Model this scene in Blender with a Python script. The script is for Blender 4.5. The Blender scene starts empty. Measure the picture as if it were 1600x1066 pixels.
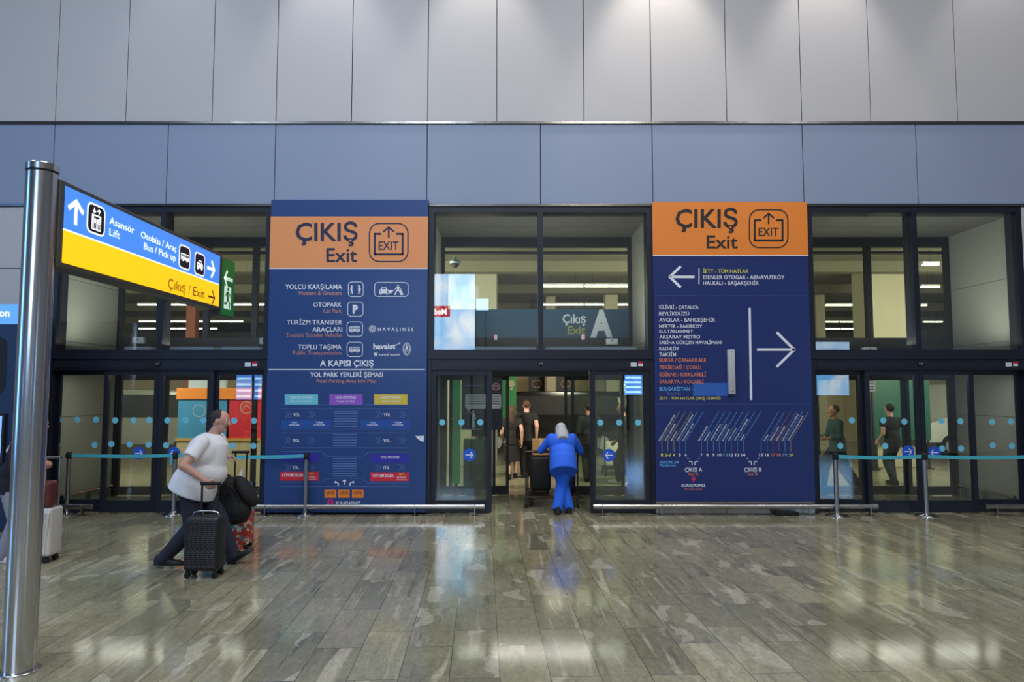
import bpy, bmesh, math, random
from mathutils import Vector, Matrix
random.seed(7)
V = Vector
sc = bpy.context.scene
COL = sc.collection

# ------------------------------------------------------------------ camera
F_PX, PITCH = 1090.0, math.radians(3.99)
CAM = V((0.0, -10.86, 1.90))
cd = bpy.data.cameras.new('camera'); cam = bpy.data.objects.new('camera', cd); COL.objects.link(cam)
cam.location = CAM; cam.rotation_euler = (math.pi/2 + PITCH, 0, 0)
cd.sensor_fit = 'HORIZONTAL'; cd.sensor_width = 36.0; cd.lens = F_PX*36.0/1600.0
cd.clip_start = 0.1; cd.clip_end = 200
sc.camera = cam

# ------------------------------------------------------------------ view and world
sc.view_settings.view_transform = 'Standard'; sc.view_settings.look = 'None'
sc.view_settings.gamma = 1.0; sc.view_settings.use_curve_mapping = False
sc.view_settings.exposure = 0.0
w = bpy.data.worlds.new('world'); sc.world = w; w.use_nodes = True
w.node_tree.nodes['Background'].inputs[0].default_value = (0.62, 0.72, 1.0, 1)
w.node_tree.nodes['Background'].inputs[1].default_value = 0.20

# ------------------------------------------------------------------ lamps of the hall, and added fill lights behind the doors
def area(name, loc, rot, sx, sy, power, col):
    l = bpy.data.lights.new(name, 'AREA'); l.shape = 'RECTANGLE'; l.size = sx; l.size_y = sy
    l.energy = power; l.color = col
    o = bpy.data.objects.new(name, l); COL.objects.link(o); o.location = loc; o.rotation_euler = rot; return o
def spot(name, loc, target, power, col, ang, blend):
    l = bpy.data.lights.new(name, 'SPOT'); l.energy = power; l.color = col
    l.spot_size = math.radians(ang); l.spot_blend = blend; l.shadow_soft_size = 0.12
    o = bpy.data.objects.new(name, l); COL.objects.link(o); o.location = loc
    o.rotation_euler = (V(target)-V(loc)).to_track_quat('-Z', 'Y').to_euler(); return o
sc.cycles.caustics_reflective = False; sc.cycles.caustics_refractive = False
# rows of ceiling luminaires high above the hall
for lx, lp, lc in ((-9, 150, (.74, .85, 1.0)), (-3, 290, (.80, .88, 1.0)), (3, 280, (1.0, .96, .92)), (9, 110, (.95, .96, 1.0))):
    for ly in (-6, -11.5, -18):
        area('hall_ceiling_lamp', (lx, ly, 11.4), (0, 0, 0), 2.4, 2.4, lp, lc)
# wall-washing downlights close to the cladding
for sx, sp, scol in ((-5.35, 60, (.86, .91, 1)), (-2.95, 180, (1, .95, .90)), (-0.5, 270, (1, .93, .82)),
                     (2.35, 480, (1, .90, .76)), (5.05, 300, (1, .93, .83)), (7.75, 130, (1, .96, .9))):
    spot('wall_washer', (sx, -0.66, 9.95), (sx, -0.30, 5.5), sp*1.05, scol, 60, 0.65)
# added fill lights, unseen: behind the piers for the pick-up road, and in the vestibules
for lx, lp in ((-9.5, 420), (-2.55, 400), (3.42, 380), (10.2, 330)):
    area('outside_fill_light', (lx, 2.2, 3.4), (math.radians(82), 0, 0), 2.0, 1.6, lp, (1.0, 0.92, 0.72))
for lx in (-5.5, 0.45, 6.3):
    area('vestibule_fill_up', (lx, 0.47, 2.60), (math.pi, 0, 0), 2.6, 0.16, 46, (1.0, 0.96, 0.86))  # added to lift the vestibule ceiling and side walls
    area('vestibule_fill_down', (lx, 0.33, 2.19), (0, 0, 0), 2.6, 0.08, 16, (1.0, 0.96, 0.86))  # added strip that brightens the lower vestibule
# ------------------------------------------------------------------ measuring: a pixel of the 1600x1066 photo to a point on a real plane
CP, SP = math.cos(PITCH), math.sin(PITCH)
def ray(px, py):
    x, z = (px-800.0)/F_PX, (533.0-py)/F_PX
    return V((x, CP - z*SP, SP + z*CP))
def at(px, py, Y):
    d = ray(px, py); return CAM + d*((Y-CAM.y)/d.y)
def atx(px, py, X):
    d = ray(px, py); return CAM + d*((X-CAM.x)/d.x)
def atz(px, py, Z=0.0):
    d = ray(px, py); return CAM + d*((Z-CAM.z)/d.z)

# ------------------------------------------------------------------ materials
MATS = {}
def S(c): return tuple(((v/255.0)/12.92 if v/255.0 <= 0.04045 else ((v/255.0+0.055)/1.055)**2.4) for v in c)
def mat(name, col, rough=0.5, metal=0.0, emit=0.0, var=0.0, scale=20.0, bump=0.0, spec=0.5, stretch=(1, 1, 1), coat=0.0):
    if name in MATS: return MATS[name]
    m = bpy.data.materials.new(name); m.use_nodes = True; nt = m.node_tree; N = nt.nodes; L = nt.links
    b = N['Principled BSDF']; c = (*S(col), 1)
    b.inputs['Base Color'].default_value = c; b.inputs['Roughness'].default_value = rough
    b.inputs['Metallic'].default_value = metal; b.inputs['Specular IOR Level'].default_value = spec
    b.inputs['Coat Weight'].default_value = coat
    if emit: b.inputs['Emission Color'].default_value = c; b.inputs['Emission Strength'].default_value = emit
    if var or bump:
        tc = N.new('ShaderNodeTexCoord'); mp = N.new('ShaderNodeMapping'); mp.inputs['Scale'].default_value = stretch
        nz = N.new('ShaderNodeTexNoise'); nz.inputs['Scale'].default_value = scale; nz.inputs['Detail'].default_value = 5
        L.new(tc.outputs['Object'], mp.inputs[0]); L.new(mp.outputs[0], nz.inputs['Vector'])
        if var:
            mx = N.new('ShaderNodeMix'); mx.data_type = 'RGBA'
            mx.inputs['A'].default_value = tuple(x*(1-var) for x in c[:3])+(1,)
            mx.inputs['B'].default_value = tuple(min(1, x*(1+var)) for x in c[:3])+(1,)
            L.new(nz.outputs[0], mx.inputs['Factor']); L.new(mx.outputs['Result'], b.inputs['Base Color'])
        if bump:
            bp = N.new('ShaderNodeBump'); bp.inputs['Strength'].default_value = bump; bp.inputs['Distance'].default_value = 0.01
            L.new(nz.outputs[0], bp.inputs['Height']); L.new(bp.outputs[0], b.inputs['Normal'])
    MATS[name] = m; return m
def glass(name, tint, refl):
    m = bpy.data.materials.new(name); m.use_nodes = True; nt = m.node_tree; N = nt.nodes; N.clear()
    o = N.new('ShaderNodeOutputMaterial'); t = N.new('ShaderNodeBsdfTransparent'); g = N.new('ShaderNodeBsdfGlossy'); x = N.new('ShaderNodeMixShader')
    t.inputs[0].default_value = (*tint, 1); g.inputs['Roughness'].default_value = 0.0; g.inputs[0].default_value = (1, 1, 1, 1)
    lw = N.new('ShaderNodeLayerWeight'); lw.inputs['Blend'].default_value = 0.25
    mr = N.new('ShaderNodeMapRange'); mr.inputs['To Min'].default_value = refl; mr.inputs['To Max'].default_value = 0.8
    nt.links.new(lw.outputs['Fresnel'], mr.inputs['Value'])
    mr.inputs['From Min'].default_value = 0.02
    nt.links.new(mr.outputs[0], x.inputs[0]); nt.links.new(t.outputs[0], x.inputs[1]); nt.links.new(g.outputs[0], x.inputs[2]); nt.links.new(x.outputs[0], o.inputs[0])
    MATS[name] = m; return m
GLASS = glass('clear_glass', (0.93, 0.96, 0.94), 0.065)
GLASS_IN = glass('inner_glass', (0.88, 0.92, 0.89), 0.02)

# ------------------------------------------------------------------ mesh building
def wloc(o):
    l = V((0, 0, 0))
    while o: l += o.location; o = o.parent
    return l
class MB:
    def __init__(s): s.bm = bmesh.new(); s.mats = []; s.cur = 0
    def use(s, m):
        if m not in s.mats: s.mats.append(m)
        s.cur = s.mats.index(m); return s
    def _tag(s, faces):
        for f in faces: f.material_index = s.cur
    def box(s, x0, x1, y0, y1, z0, z1, r=0.0, seg=2, M=None):
        g = bmesh.ops.create_cube(s.bm, size=1.0); vs = g['verts']
        for v in vs: v.co = V(((x0+x1)/2+v.co.x*(x1-x0), (y0+y1)/2+v.co.y*(y1-y0), (z0+z1)/2+v.co.z*(z1-z0)))
        fs = set(f for v in vs for f in v.link_faces)
        if r > 0:
            es = list(set(e for v in vs for e in v.link_edges))
            q = bmesh.ops.bevel(s.bm, geom=es, offset=r, segments=seg, affect='EDGES', profile=0.5)
            fs = set(q['faces']); vs = list(set(v for f in fs for v in f.verts))
            fs = set(f for v in vs for f in v.link_faces)
        if M: 
            for v in set(v for f in fs for v in f.verts): v.co = M @ v.co
        s._tag(fs); return s
    def loft(s, rings, close=True, caps=True):
        R = [[s.bm.verts.new(p) for p in r] for r in rings]; n = len(R[0])
        for a, b in zip(R, R[1:]):
            for i in range(n if close else n-1):
                j = (i+1) % n
                s.bm.faces.new((a[i], a[j], b[j], b[i])).material_index = s.cur
        if caps:
            s.bm.faces.new(R[0][::-1]).material_index = s.cur; s.bm.faces.new(R[-1]).material_index = s.cur
        return s
    def tube(s, pts, r, seg=12, caps=True):
        pts = [V(p) for p in pts]; rr = r if isinstance(r, (list, tuple)) else [r]*len(pts)
        rings = []; up = None
        for i, p in enumerate(pts):
            t = (pts[min(i+1, len(pts)-1)]-pts[max(i-1, 0)]).normalized()
            if up is None:
                up = V((0, 0, 1)) if abs(t.z) < 0.9 else V((0, 1, 0))
            a = t.cross(up).normalized(); b = a.cross(t).normalized(); up = b
            rings.append([p+(a*math.cos(k*2*math.pi/seg)+b*math.sin(k*2*math.pi/seg))*rr[i] for k in range(seg)])
        return s.loft(rings, True, caps)
    def lathe(s, c, prof, seg=28, axis='Z'):
        rings = []
        for r, h in prof:
            ring = []
            for k in range(seg):
                a = k*2*math.pi/seg
                if axis == 'Z': ring.append(V(c)+V((r*math.cos(a), r*math.sin(a), h)))
                elif axis == 'Y': ring.append(V(c)+V((r*math.cos(a), h, r*math.sin(a))))
                else: ring.append(V(c)+V((h, r*math.cos(a), r*math.sin(a))))
            rings.append(ring)
        return s.loft(rings)
    def ell(s, c, r, rot=None, sub=3):
        g = bmesh.ops.create_icosphere(s.bm, subdivisions=sub, radius=1.0)
        for v in g['verts']:
            p = V((v.co.x*r[0], v.co.y*r[1], v.co.z*r[2]))
            v.co = V(c)+(rot @ p if rot else p)
        s._tag(set(f for v in g['verts'] for f in v.link_faces)); return s
    def cap(s, a, b, ra, rb, flat=False, seg=14):
        a, b = V(a), V(b); t = (b-a); L = t.length; t = t/L if L > 1e-6 else V((0, 0, 1))
        up = V((0, 0, 1)) if abs(t.z) < 0.9 else V((0, 1, 0)); x = t.cross(up).normalized(); y = x.cross(t)
        rings = []
        def ring(c, r): rings.append([c+(x*math.cos(k*2*math.pi/seg)+y*math.sin(k*2*math.pi/seg))*r for k in range(seg)])
        for q in (80, 55, 28): ring(a-t*ra*math.sin(math.radians(q)), ra*math.cos(math.radians(q)))
        ring(a, ra); ring(b, rb)
        if not flat:
            for q in (28, 55, 80): ring(b+t*rb*math.sin(math.radians(q)), rb*math.cos(math.radians(q)))
        return s.loft(rings)
    def prism(s, pts, y0, y1, r=0.0):
        """outline given as (x, z) pairs, extruded from y0 to y1"""
        a = [s.bm.verts.new((p[0], y0, p[1])) for p in pts]; b = [s.bm.verts.new((p[0], y1, p[1])) for p in pts]; n = len(pts)
        fs = [s.bm.faces.new(a), s.bm.faces.new(b[::-1])]
        for i in range(n): j = (i+1) % n; fs.append(s.bm.faces.new((a[j], a[i], b[i], b[j])))
        s._tag(fs)
        if r > 0:
            es = list(set(e for f in fs for e in f.edges))
            bmesh.ops.bevel(s.bm, geom=es, offset=r, segments=2, affect='EDGES', profile=0.5)
        return s
    def xform(s, M):
        for v in s.bm.verts: v.co = M @ v.co
        return s
    def done(s, name, parent=None, m=None, smooth=True, local=False, voxel=0.0, iters=4):
        if m is not None and not s.mats: s.mats = [m]
        bmesh.ops.recalc_face_normals(s.bm, faces=s.bm.faces[:])
        me = bpy.data.meshes.new(name)
        if parent is not None and not local:
            l = wloc(parent)
            for v in s.bm.verts: v.co -= l
        s.bm.to_mesh(me); s.bm.free()
        for q in s.mats: me.materials.append(q)
        o = bpy.data.objects.new(name, me); COL.objects.link(o)
        if voxel:
            md = o.modifiers.new('r', 'REMESH'); md.mode = 'VOXEL'; md.voxel_size = voxel
            md2 = o.modifiers.new('s', 'SMOOTH'); md2.factor = 0.5; md2.iterations = iters
            dg = bpy.context.evaluated_depsgraph_get(); dg.update()
            nm = bpy.data.meshes.new_from_object(o.evaluated_get(dg), depsgraph=dg)
            o.modifiers.clear(); o.data = nm; bpy.data.meshes.remove(me); me = nm; me.name = name
            me.materials.clear()
            for q in s.mats: me.materials.append(q)
        if smooth:
            for p in me.polygons: p.use_smooth = True
            if not voxel: me.set_sharp_from_angle(angle=math.radians(38))
        if parent is not None: o.parent = parent
        return o
def thing(name, label, cat, loc=(0, 0, 0), group=None, kind=None):
    o = bpy.data.objects.new(name, None); COL.objects.link(o); o.location = loc; o.empty_display_size = 0.1
    if label: o['label'] = label
    if cat: o['category'] = cat
    if group: o['group'] = group
    if kind: o['kind'] = kind
    return o
def tag(o, label=None, cat=None, group=None, kind=None):
    for k, v in (('label', label), ('category', cat), ('group', group), ('kind', kind)):
        if v: o[k] = v
    return o
def copy_tree(o, parent=None):
    c = o.copy(); COL.objects.link(c); c.parent = parent
    for ch in o.children: copy_tree(ch, c)
    return c

# ------------------------------------------------------------------ printed matter: flat ink lying on a surface
_TXT = {}
def glyphs(s, bold):
    key = (s, bold)
    if key not in _TXT:
        cu = bpy.data.curves.new('t', 'FONT'); cu.body = s; cu.size = 1.0; cu.resolution_u = 2; cu.fill_mode = 'FRONT'
        cu.offset = bold
        o = bpy.data.objects.new('t', cu); COL.objects.link(o)
        dg = bpy.context.evaluated_depsgraph_get(); dg.update()
        me = bpy.data.meshes.new_from_object(o.evaluated_get(dg), depsgraph=dg)
        _TXT[key] = ([(v.co.x, v.co.y) for v in me.vertices], [tuple(p.vertices) for p in me.polygons])
        bpy.data.objects.remove(o); bpy.data.curves.remove(cu); bpy.data.meshes.remove(me)
    return _TXT[key]
class Ink:
    def __init__(s, P, k=1.0, lift=0.002):
        """P(u, v, lift) -> point; k = metres per unit of u"""
        s.P = P; s.lift = lift; s.v = []; s.f = []; s.mi = []; s.mats = []
    def _m(s, m):
        if m not in s.mats: s.mats.append(m)
        return s.mats.index(m)
    def poly(s, pts, m, layer=0):
        i = len(s.v); k = s._m(m)
        s.v += [s.P(u, v, s.lift+layer*0.0012) for u, v in pts]; s.f.append(tuple(range(i, i+len(pts)))); s.mi.append(k); return s
    def rect(s, x0, x1, y0, y1, m, layer=0): return s.poly([(x0, y0), (x1, y0), (x1, y1), (x0, y1)], m, layer)
    def line(s, pts, w, m, layer=0, cap=0.0, closed=False):
        pts = list(pts)
        if closed: pts = pts+[pts[0], pts[1]]
        n = len(pts)
        for i in range(n-1):
            (x0, y0), (x1, y1) = pts[i], pts[i+1]; dx, dy = x1-x0, y1-y0; L = math.hypot(dx, dy)
            if L < 1e-9: continue
            dx, dy = dx/L, dy/L; e0 = w*0.3 if i > 0 else cap; e1 = w*0.3 if i < n-2 else cap; h = w/2
            a = (x0-dx*e0, y0-dy*e0); b = (x1+dx*e1, y1+dy*e1)
            s.poly([(a[0]-dy*h, a[1]+dx*h), (b[0]-dy*h, b[1]+dx*h), (b[0]+dy*h, b[1]-dx*h), (a[0]+dy*h, a[1]-dx*h)], m, layer)
        return s
    def rr_pts(s, x0, x1, y0, y1, r, n=5):
        out = []
        for cx, cy, a0 in ((x1-r, y1-r, 0), (x0+r, y1-r, 90), (x0+r, y0+r, 180), (x1-r, y0+r, 270)):
            for i in range(n+1):
                a = math.radians(a0+90.0*i/n); out.append((cx+r*math.cos(a), cy+r*math.sin(a)))
        return out
    def rrect(s, x0, x1, y0, y1, r, m, layer=0): return s.poly(s.rr_pts(x0, x1, y0, y1, r), m, layer)
    def rring(s, x0, x1, y0, y1, r, w, m, layer=0):
        a = s.rr_pts(x0, x1, y0, y1, r); b = s.rr_pts(x0+w, x1-w, y0+w, y1-w, max(r-w, 1e-4)); n = len(a)
        for i in range(n): j = (i+1) % n; s.poly([a[i], a[j], b[j], b[i]], m, layer)
        return s
    def disc(s, cx, cy, r, m, layer=0, ry=None, n=20):
        ry = ry or r
        return s.poly([(cx+r*math.cos(i*2*math.pi/n), cy+ry*math.sin(i*2*math.pi/n)) for i in range(n)], m, layer)
    def ring(s, cx, cy, r, w, m, layer=0, ry=None, n=24, a0=0, a1=360):
        ry = ry or r; q = [math.radians(a0+(a1-a0)*i/n) for i in range(n+1)]
        for a, b in zip(q, q[1:]):
            s.poly([(cx+r*math.cos(a), cy+ry*math.sin(a)), (cx+r*math.cos(b), cy+ry*math.sin(b)),
                    (cx+(r-w)*math.cos(b), cy+(ry-w)*math.sin(b)), (cx+(r-w)*math.cos(a), cy+(ry-w)*math.sin(a))], m, layer)
        return s
    def arrow(s, tip, tail, hw, w, m, layer=0, hl=None):
        """open chevron arrow"""
        tx, ty = tip; dx, dy = tip[0]-tail[0], tip[1]-tail[1]; L = math.hypot(dx, dy); dx, dy = dx/L, dy/L; hl = hl or hw
        s.line([tail, (tx-dx*w*0.6, ty-dy*w*0.6)], w, m, layer)
        s.line([(tx-dx*hl-dy*hw, ty-dy*hl+dx*hw), (tx-dx*w*.5, ty-dy*w*.5), (tx-dx*hl+dy*hw, ty-dy*hl-dx*hw)], w, m, layer, cap=w*0.2)
        return s
    def text(s, t, x0, x1, base, top, m, layer=1, bold=0.0):
        vs, fs = glyphs(t, bold); mn = min(v[0] for v in vs); mxx = max(v[0] for v in vs); i = len(s.v); k = s._m(m)
        for u, v in vs: s.v.append(s.P(x0+(u-mn)/(mxx-mn)*(x1-x0), base+v/0.682*(top-base), s.lift+layer*0.0012))
        for f in fs: s.f.append(tuple(q+i for q in f)); s.mi.append(k)
        return s
    def text_along(s, t, a, b, h, m, layer=1, bold=0.0):
        """text from a to b, h tall, y axis pointing down"""
        vs, fs = glyphs(t, bold); mn = min(v[0] for v in vs); mxx = max(v[0] for v in vs); i = len(s.v); k = s._m(m)
        dx, dy = b[0]-a[0], b[1]-a[1]; L = math.hypot(dx, dy); nx, ny = dy/L, -dx/L
        for u, v in vs:
            q = (u-mn)/(mxx-mn); hh = v/0.682*h
            s.v.append(s.P(a[0]+dx*q+nx*hh, a[1]+dy*q+ny*hh, s.lift+layer*0.0012))
        for f in fs: s.f.append(tuple(q+i for q in f)); s.mi.append(k)
        return s
    def done(s, name, parent):
        me = bpy.data.meshes.new(name); l = wloc(parent) if parent else V((0, 0, 0))
        me.from_pydata([tuple(V(p)-l) for p in s.v], [], s.f)
        for m in s.mats: me.materials.append(m)
        me.polygons.foreach_set('material_index', s.mi); me.update()
        o = bpy.data.objects.new(name, me); COL.objects.link(o); o.parent = parent; return o
def wallink(Y, lift=0.002): return Ink(lambda u, v, l: at(u, v, Y)+V((0, -l, 0)), 0.01, lift)

# pictograms in a unit square, y up, drawn through a placing function
def pic_car(ink, f, m, hole):
    ink.poly([f(*p) for p in ((.05, .35), (.08, .55), (.22, .6), (.32, .82), (.68, .82), (.78, .6), (.92, .55), (.95, .35), (.92, .18), (.08, .18))], m, 2)
    ink.poly([f(*p) for p in ((.30, .6), (.37, .75), (.63, .75), (.70, .6))], hole, 3)
    for x in (.14, .72): ink.poly([f(*p) for p in ((x, .05), (x, .2), (x+.14, .2), (x+.14, .05))], m, 2)
    for x in (.2, .8): ink.poly([f(x+.06*math.cos(a*.785), .42+.06*math.sin(a*.785)) for a in range(8)], hole, 3)
def pic_bus(ink, f, m, hole):
    ink.poly([f(*p) for p in ((.02, .25), (.02, .75), (.08, .8), (.94, .8), (.98, .7), (.98, .25))], m, 2)
    for i in range(5): ink.poly([f(*p) for p in ((.08+i*.18, .5), (.08+i*.18, .72), (.22+i*.18, .72), (.22+i*.18, .5))], hole, 3)
    for x in (.25, .74): ink.poly([f(x+.1*math.cos(a*.524), .25+.13*math.sin(a*.524)) for a in range(12)], hole, 3)
    for x in (.25, .74): ink.poly([f(x+.07*math.cos(a*.524), .23+.1*math.sin(a*.524)) for a in range(12)], m, 4)
def pic_man(ink, f, m, arms=((-.25, .9), (.25, .9)), legs=(-.12, .12), walk=False, hips=0.0):
    ink.poly([f(.5+.09*math.cos(a*.524), .9+.075*math.sin(a*.524)) for a in range(12)], m, 2)
    ink.poly([f(.38-hips, .38), f(.4, .8), f(.6, .8), f(.62+hips, .38)], m, 2)
    for ax, ay in arms:
        s0 = .42 if ax < 0 else .58
        ink.poly([f(s0-.04, .78), f(s0+.04, .8), f(.5+ax+.04, ay), f(.5+ax-.04, ay)] if ay > .8 else [f(s0-.04, .79), f(s0+.05, .79), f(.5+ax+.04, ay), f(.5+ax-.05, ay)], m, 2)
    for lx in legs: ink.poly([f(.5+lx*.5-.07, .42), f(.5+lx*.5+.07, .42), f(.5+lx+.055, .02), f(.5+lx-.055, .02)], m, 2)
# ------------------------------------------------------------------ surface materials
def wall_mat(name, col, rough=0.45):
    m = mat(name, col, rough, var=0.035, scale=3.0, bump=0.0, stretch=(60, 60, 220), spec=0.35)
    return m
M_UP = wall_mat('cladding_light', (188, 186, 188)); M_LOW = wall_mat('cladding_blue_grey', (140, 152, 177))
M_JOINT = mat('joint_dark', (26, 27, 31), 0.9)
M_STEEL = mat('brushed_steel', (176, 174, 172), 0.26, 1.0, var=0.06, scale=4, stretch=(8, 8, 260))
M_POST = mat('post_steel', (208, 206, 206), 0.20, 1.0, var=0.05, scale=4, stretch=(40, 40, 2))
M_STRIP = mat('strip_steel', (150, 148, 146), 0.2, 1.0, bump=0.6, scale=2.2, stretch=(1, 1, 1))
M_FRAME = mat('navy_black_frame', (24, 28, 42), 0.38, spec=0.45)
M_FRAME2 = mat('inner_frame_black', (20, 21, 24), 0.5)
M_VEST = mat('vestibule_panel', (160, 162, 152), 0.5, var=0.05, scale=2.5, stretch=(20, 20, 60))
M_VCEIL = mat('vestibule_ceiling', (92, 93, 88), 0.55)
M_BOX = mat('light_grey_casing', (168, 180, 196), 0.4)
M_WHITE = mat('white_plastic', (226, 228, 232), 0.4)
M_BLACK = mat('black_rubber', (14, 14, 16), 0.6)
M_DOT = mat('cyan_dot_film', (112, 196, 224), 0.5)
M_STK = mat('blue_sticker', (32, 88, 206), 0.45)
M_INKW = mat('ink_white', (226, 230, 240), 0.5)
M_RED = mat('ink_red', (206, 36, 60), 0.5)
M_LED = mat('red_indicator', (255, 40, 80), 0.5, emit=2.0)

# polished stone planks: own grain in every plank, pale shards, dark veins and fine seams
def stone():
    m = bpy.data.materials.new('polished_stone'); m.use_nodes = True; nt = m.node_tree; N = nt.nodes; L = nt.links; b = N['Principled BSDF']
    def n(t, **k):
        q = N.new(t)
        for a, v in k.items(): setattr(q, a, v)
        return q
    def mix(f, a, c, mode='MIX'):
        q = n('ShaderNodeMix', data_type='RGBA', blend_type=mode)
        for s, v in (('Factor', f), ('A', a), ('B', c)):
            if isinstance(v, (int, float)): q.inputs[s].default_value = v
            elif isinstance(v, tuple): q.inputs[s].default_value = (*v, 1)
            else: L.new(v, q.inputs[s])
        return q.outputs['Result']
    def ramp(f, stops):
        q = n('ShaderNodeValToRGB'); e = q.color_ramp.elements
        e[0].position, e[0].color = stops[0][0], (*stops[0][1], 1); e[1].position, e[1].color = stops[-1][0], (*stops[-1][1], 1)
        for p, c in stops[1:-1]: z = e.new(p); z.color = (*c, 1)
        L.new(f, q.inputs[0]); return q.outputs[0]
    tc = n('ShaderNodeTexCoord'); mp = n('ShaderNodeMapping'); mp.inputs['Rotation'].default_value = (0, 0, math.radians(90-2.4))
    L.new(tc.outputs['Object'], mp.inputs[0]); P = mp.outputs[0]
    br = n('ShaderNodeTexBrick', offset=0.37, offset_frequency=2); br.inputs['Scale'].default_value = 1.0
    br.inputs['Brick Width'].default_value = 0.92; br.inputs['Row Height'].default_value = 0.335
    br.inputs['Mortar Size'].default_value = 0.0026; br.inputs['Mortar Smooth'].default_value = 0.2; br.inputs['Bias'].default_value = 0.0
    br.inputs['Color1'].default_value = (0, 0, 0, 1); br.inputs['Color2'].default_value = (1, 1, 1, 1); br.inputs['Mortar'].default_value = (.5, .5, .5, 1)
    L.new(P, br.inputs['Vector'])
    ad = n('ShaderNodeVectorMath', operation='MULTIPLY_ADD'); L.new(br.outputs['Color'], ad.inputs[0]); ad.inputs[1].default_value = (37, 53, 21); L.new(P, ad.inputs[2]); Q = ad.outputs[0]
    def noise(vec, sc_, det, dist=0.0, rough=0.55, st=(1, 1, 1)):
        q = n('ShaderNodeTexNoise'); q.inputs['Scale'].default_value = sc_; q.inputs['Detail'].default_value = det; q.inputs['Distortion'].default_value = dist; q.inputs['Roughness'].default_value = rough
        z = n('ShaderNodeMapping'); z.inputs['Scale'].default_value = st; z.inputs['Rotation'].default_value = (0, 0, 0.9); L.new(vec, z.inputs[0]); L.new(z.outputs[0], q.inputs['Vector']); return q.outputs[0]
    base = ramp(noise(P, 0.55, 4), [(0.3, S((124, 121, 98))), (0.5, S((140, 136, 112))), (0.7, S((153, 148, 124)))])
    tint = ramp(br.outputs['Color'], [(0.0, (.55, .56, .58)), (0.3, (.88, .88, .88)), (0.8, (1.06, 1.05, 1.03)), (1.0, (1.42, 1.38, 1.30))])
    c = mix(0.55, base, mix(1.0, base, tint, 'MULTIPLY'))
    # streaks inside planks
    c = mix(ramp(noise(Q, 2.2, 6, 0.9, st=(0.35, 2.2, 1)), [(0.55, (0, 0, 0)), (0.68, (.5, .5, .5))]), c, S((62, 61, 54)))
    c = mix(ramp(noise(Q, 2.6, 7, 0.9, st=(0.3, 3.0, 1)), [(0.57, (0, 0, 0)), (0.68, (.65, .65, .65))]), c, S((190, 182, 158)))
    # broken pale shards
    vo = n('ShaderNodeTexVoronoi', feature='F1'); vo.inputs['Scale'].default_value = 2.9; vo.inputs['Randomness'].default_value = 1.0
    wz = n('ShaderNodeMapping'); wz.inputs['Scale'].default_value = (0.7, 2.3, 1); wz.inputs['Rotation'].default_value = (0, 0, 0.9)
    wv = n('ShaderNodeVectorMath', operation='MULTIPLY_ADD'); wn = n('ShaderNodeTexNoise'); wn.inputs['Scale'].default_value = 3.0; L.new(Q, wn.inputs['Vector']); L.new(wn.outputs['Color'], wv.inputs[0]); wv.inputs[1].default_value = (.35, .35, 0); L.new(Q, wv.inputs[2]); L.new(wv.outputs[0], wz.inputs[0]); L.new(wz.outputs[0], vo.inputs['Vector'])
    sep = n('ShaderNodeSeparateColor'); L.new(vo.outputs['Color'], sep.inputs[0])
    c = mix(ramp(sep.outputs[0], [(0.945, (0, 0, 0)), (0.95, (.5, .5, .5)), (0.98, (.5, .5, .5))]), c, S((190, 184, 164)))
    c = mix(0.55, c, mix(1.0, c, ramp(noise(Q, 16, 8, 0.4, rough=0.7, st=(0.6, 1.3, 1)), [(0.3, (.62, .62, .62)), (0.5, (1, 1, 1)), (0.72, (1.5, 1.48, 1.42))]), 'MULTIPLY'))
    # speckle
    c = mix(ramp(noise(P, 70, 3, rough=0.7), [(0.62, (0, 0, 0)), (0.72, (.55, .55, .55))]), c, S((178, 172, 150)))
    c = mix(ramp(noise(P, 40, 2), [(0.30, (.4, .4, .4)), (0.42, (0, 0, 0))]), c, S((60, 58, 48)))
    c = mix(br.outputs['Fac'], c, S((66, 63, 54)))
    L.new(c, b.inputs['Base Color'])
    rg = n('ShaderNodeMapRange'); rg.inputs['To Min'].default_value = 0.07; rg.inputs['To Max'].default_value = 0.15; L.new(noise(P, 1.6, 4), rg.inputs['Value']); L.new(rg.outputs[0], b.inputs['Roughness'])
    b.inputs['Specular IOR Level'].default_value = 0.78
    return m
M_STONE = stone()
st = lambda o: tag(o, kind='structure')
st(MB().use(M_STONE).box(-18, 18, -24, 1.95, -0.12, 0.0).done('floor', smooth=False))
M_ROAD = mat('outside_paving', (148, 142, 120), 0.22, var=0.14, scale=1.4)
st(MB().use(M_ROAD).box(-21, 21, 1.95, 27, -0.12, 0.0).done('floor_outside', smooth=False))

# the tall cladding: seam positions measured along the joint lines
def seams(pxs, py): return [at(p, py, -0.02).x for p in pxs]
b_ = MB().use(M_JOINT).box(-14, 14, 0.0, 0.26, 4.83, 10.2)
b_.use(M_UP); xs = [-14, -11.2, -9.2] + seams((86, 196, 331, 431, 549, 668, 776, 912.5, 1018, 1136, 1253, 1361, 1497), 190) + [9.3, 11.6, 14]
for a, c in zip(xs, xs[1:]): b_.box(a+.006, c-.006, -0.02, 0.002, 6.16, 10.2, r=0.003, seg=1)
b_.use(M_LOW); xs = [-14, -10.6] + seams((83, 261, 429.5, 667, 844.5, 1019.5, 1255, 1433), 260) + [9.2, 11.5, 14]
for a, c in zip(xs, xs[1:]): b_.box(a+.006, c-.006, -0.02, 0.002, 4.83, 6.12, r=0.003, seg=1)
st(b_.done('wall_front', smooth=False))
st(MB().use(M_STRIP).box(-14, 14, -0.045, 0.0, 6.115, 6.16, r=0.004, seg=1).done('trim_1', smooth=False))
BAYS = [(-7.20, -3.79), (-1.31, 2.205), (4.645, 8.03)]
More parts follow.
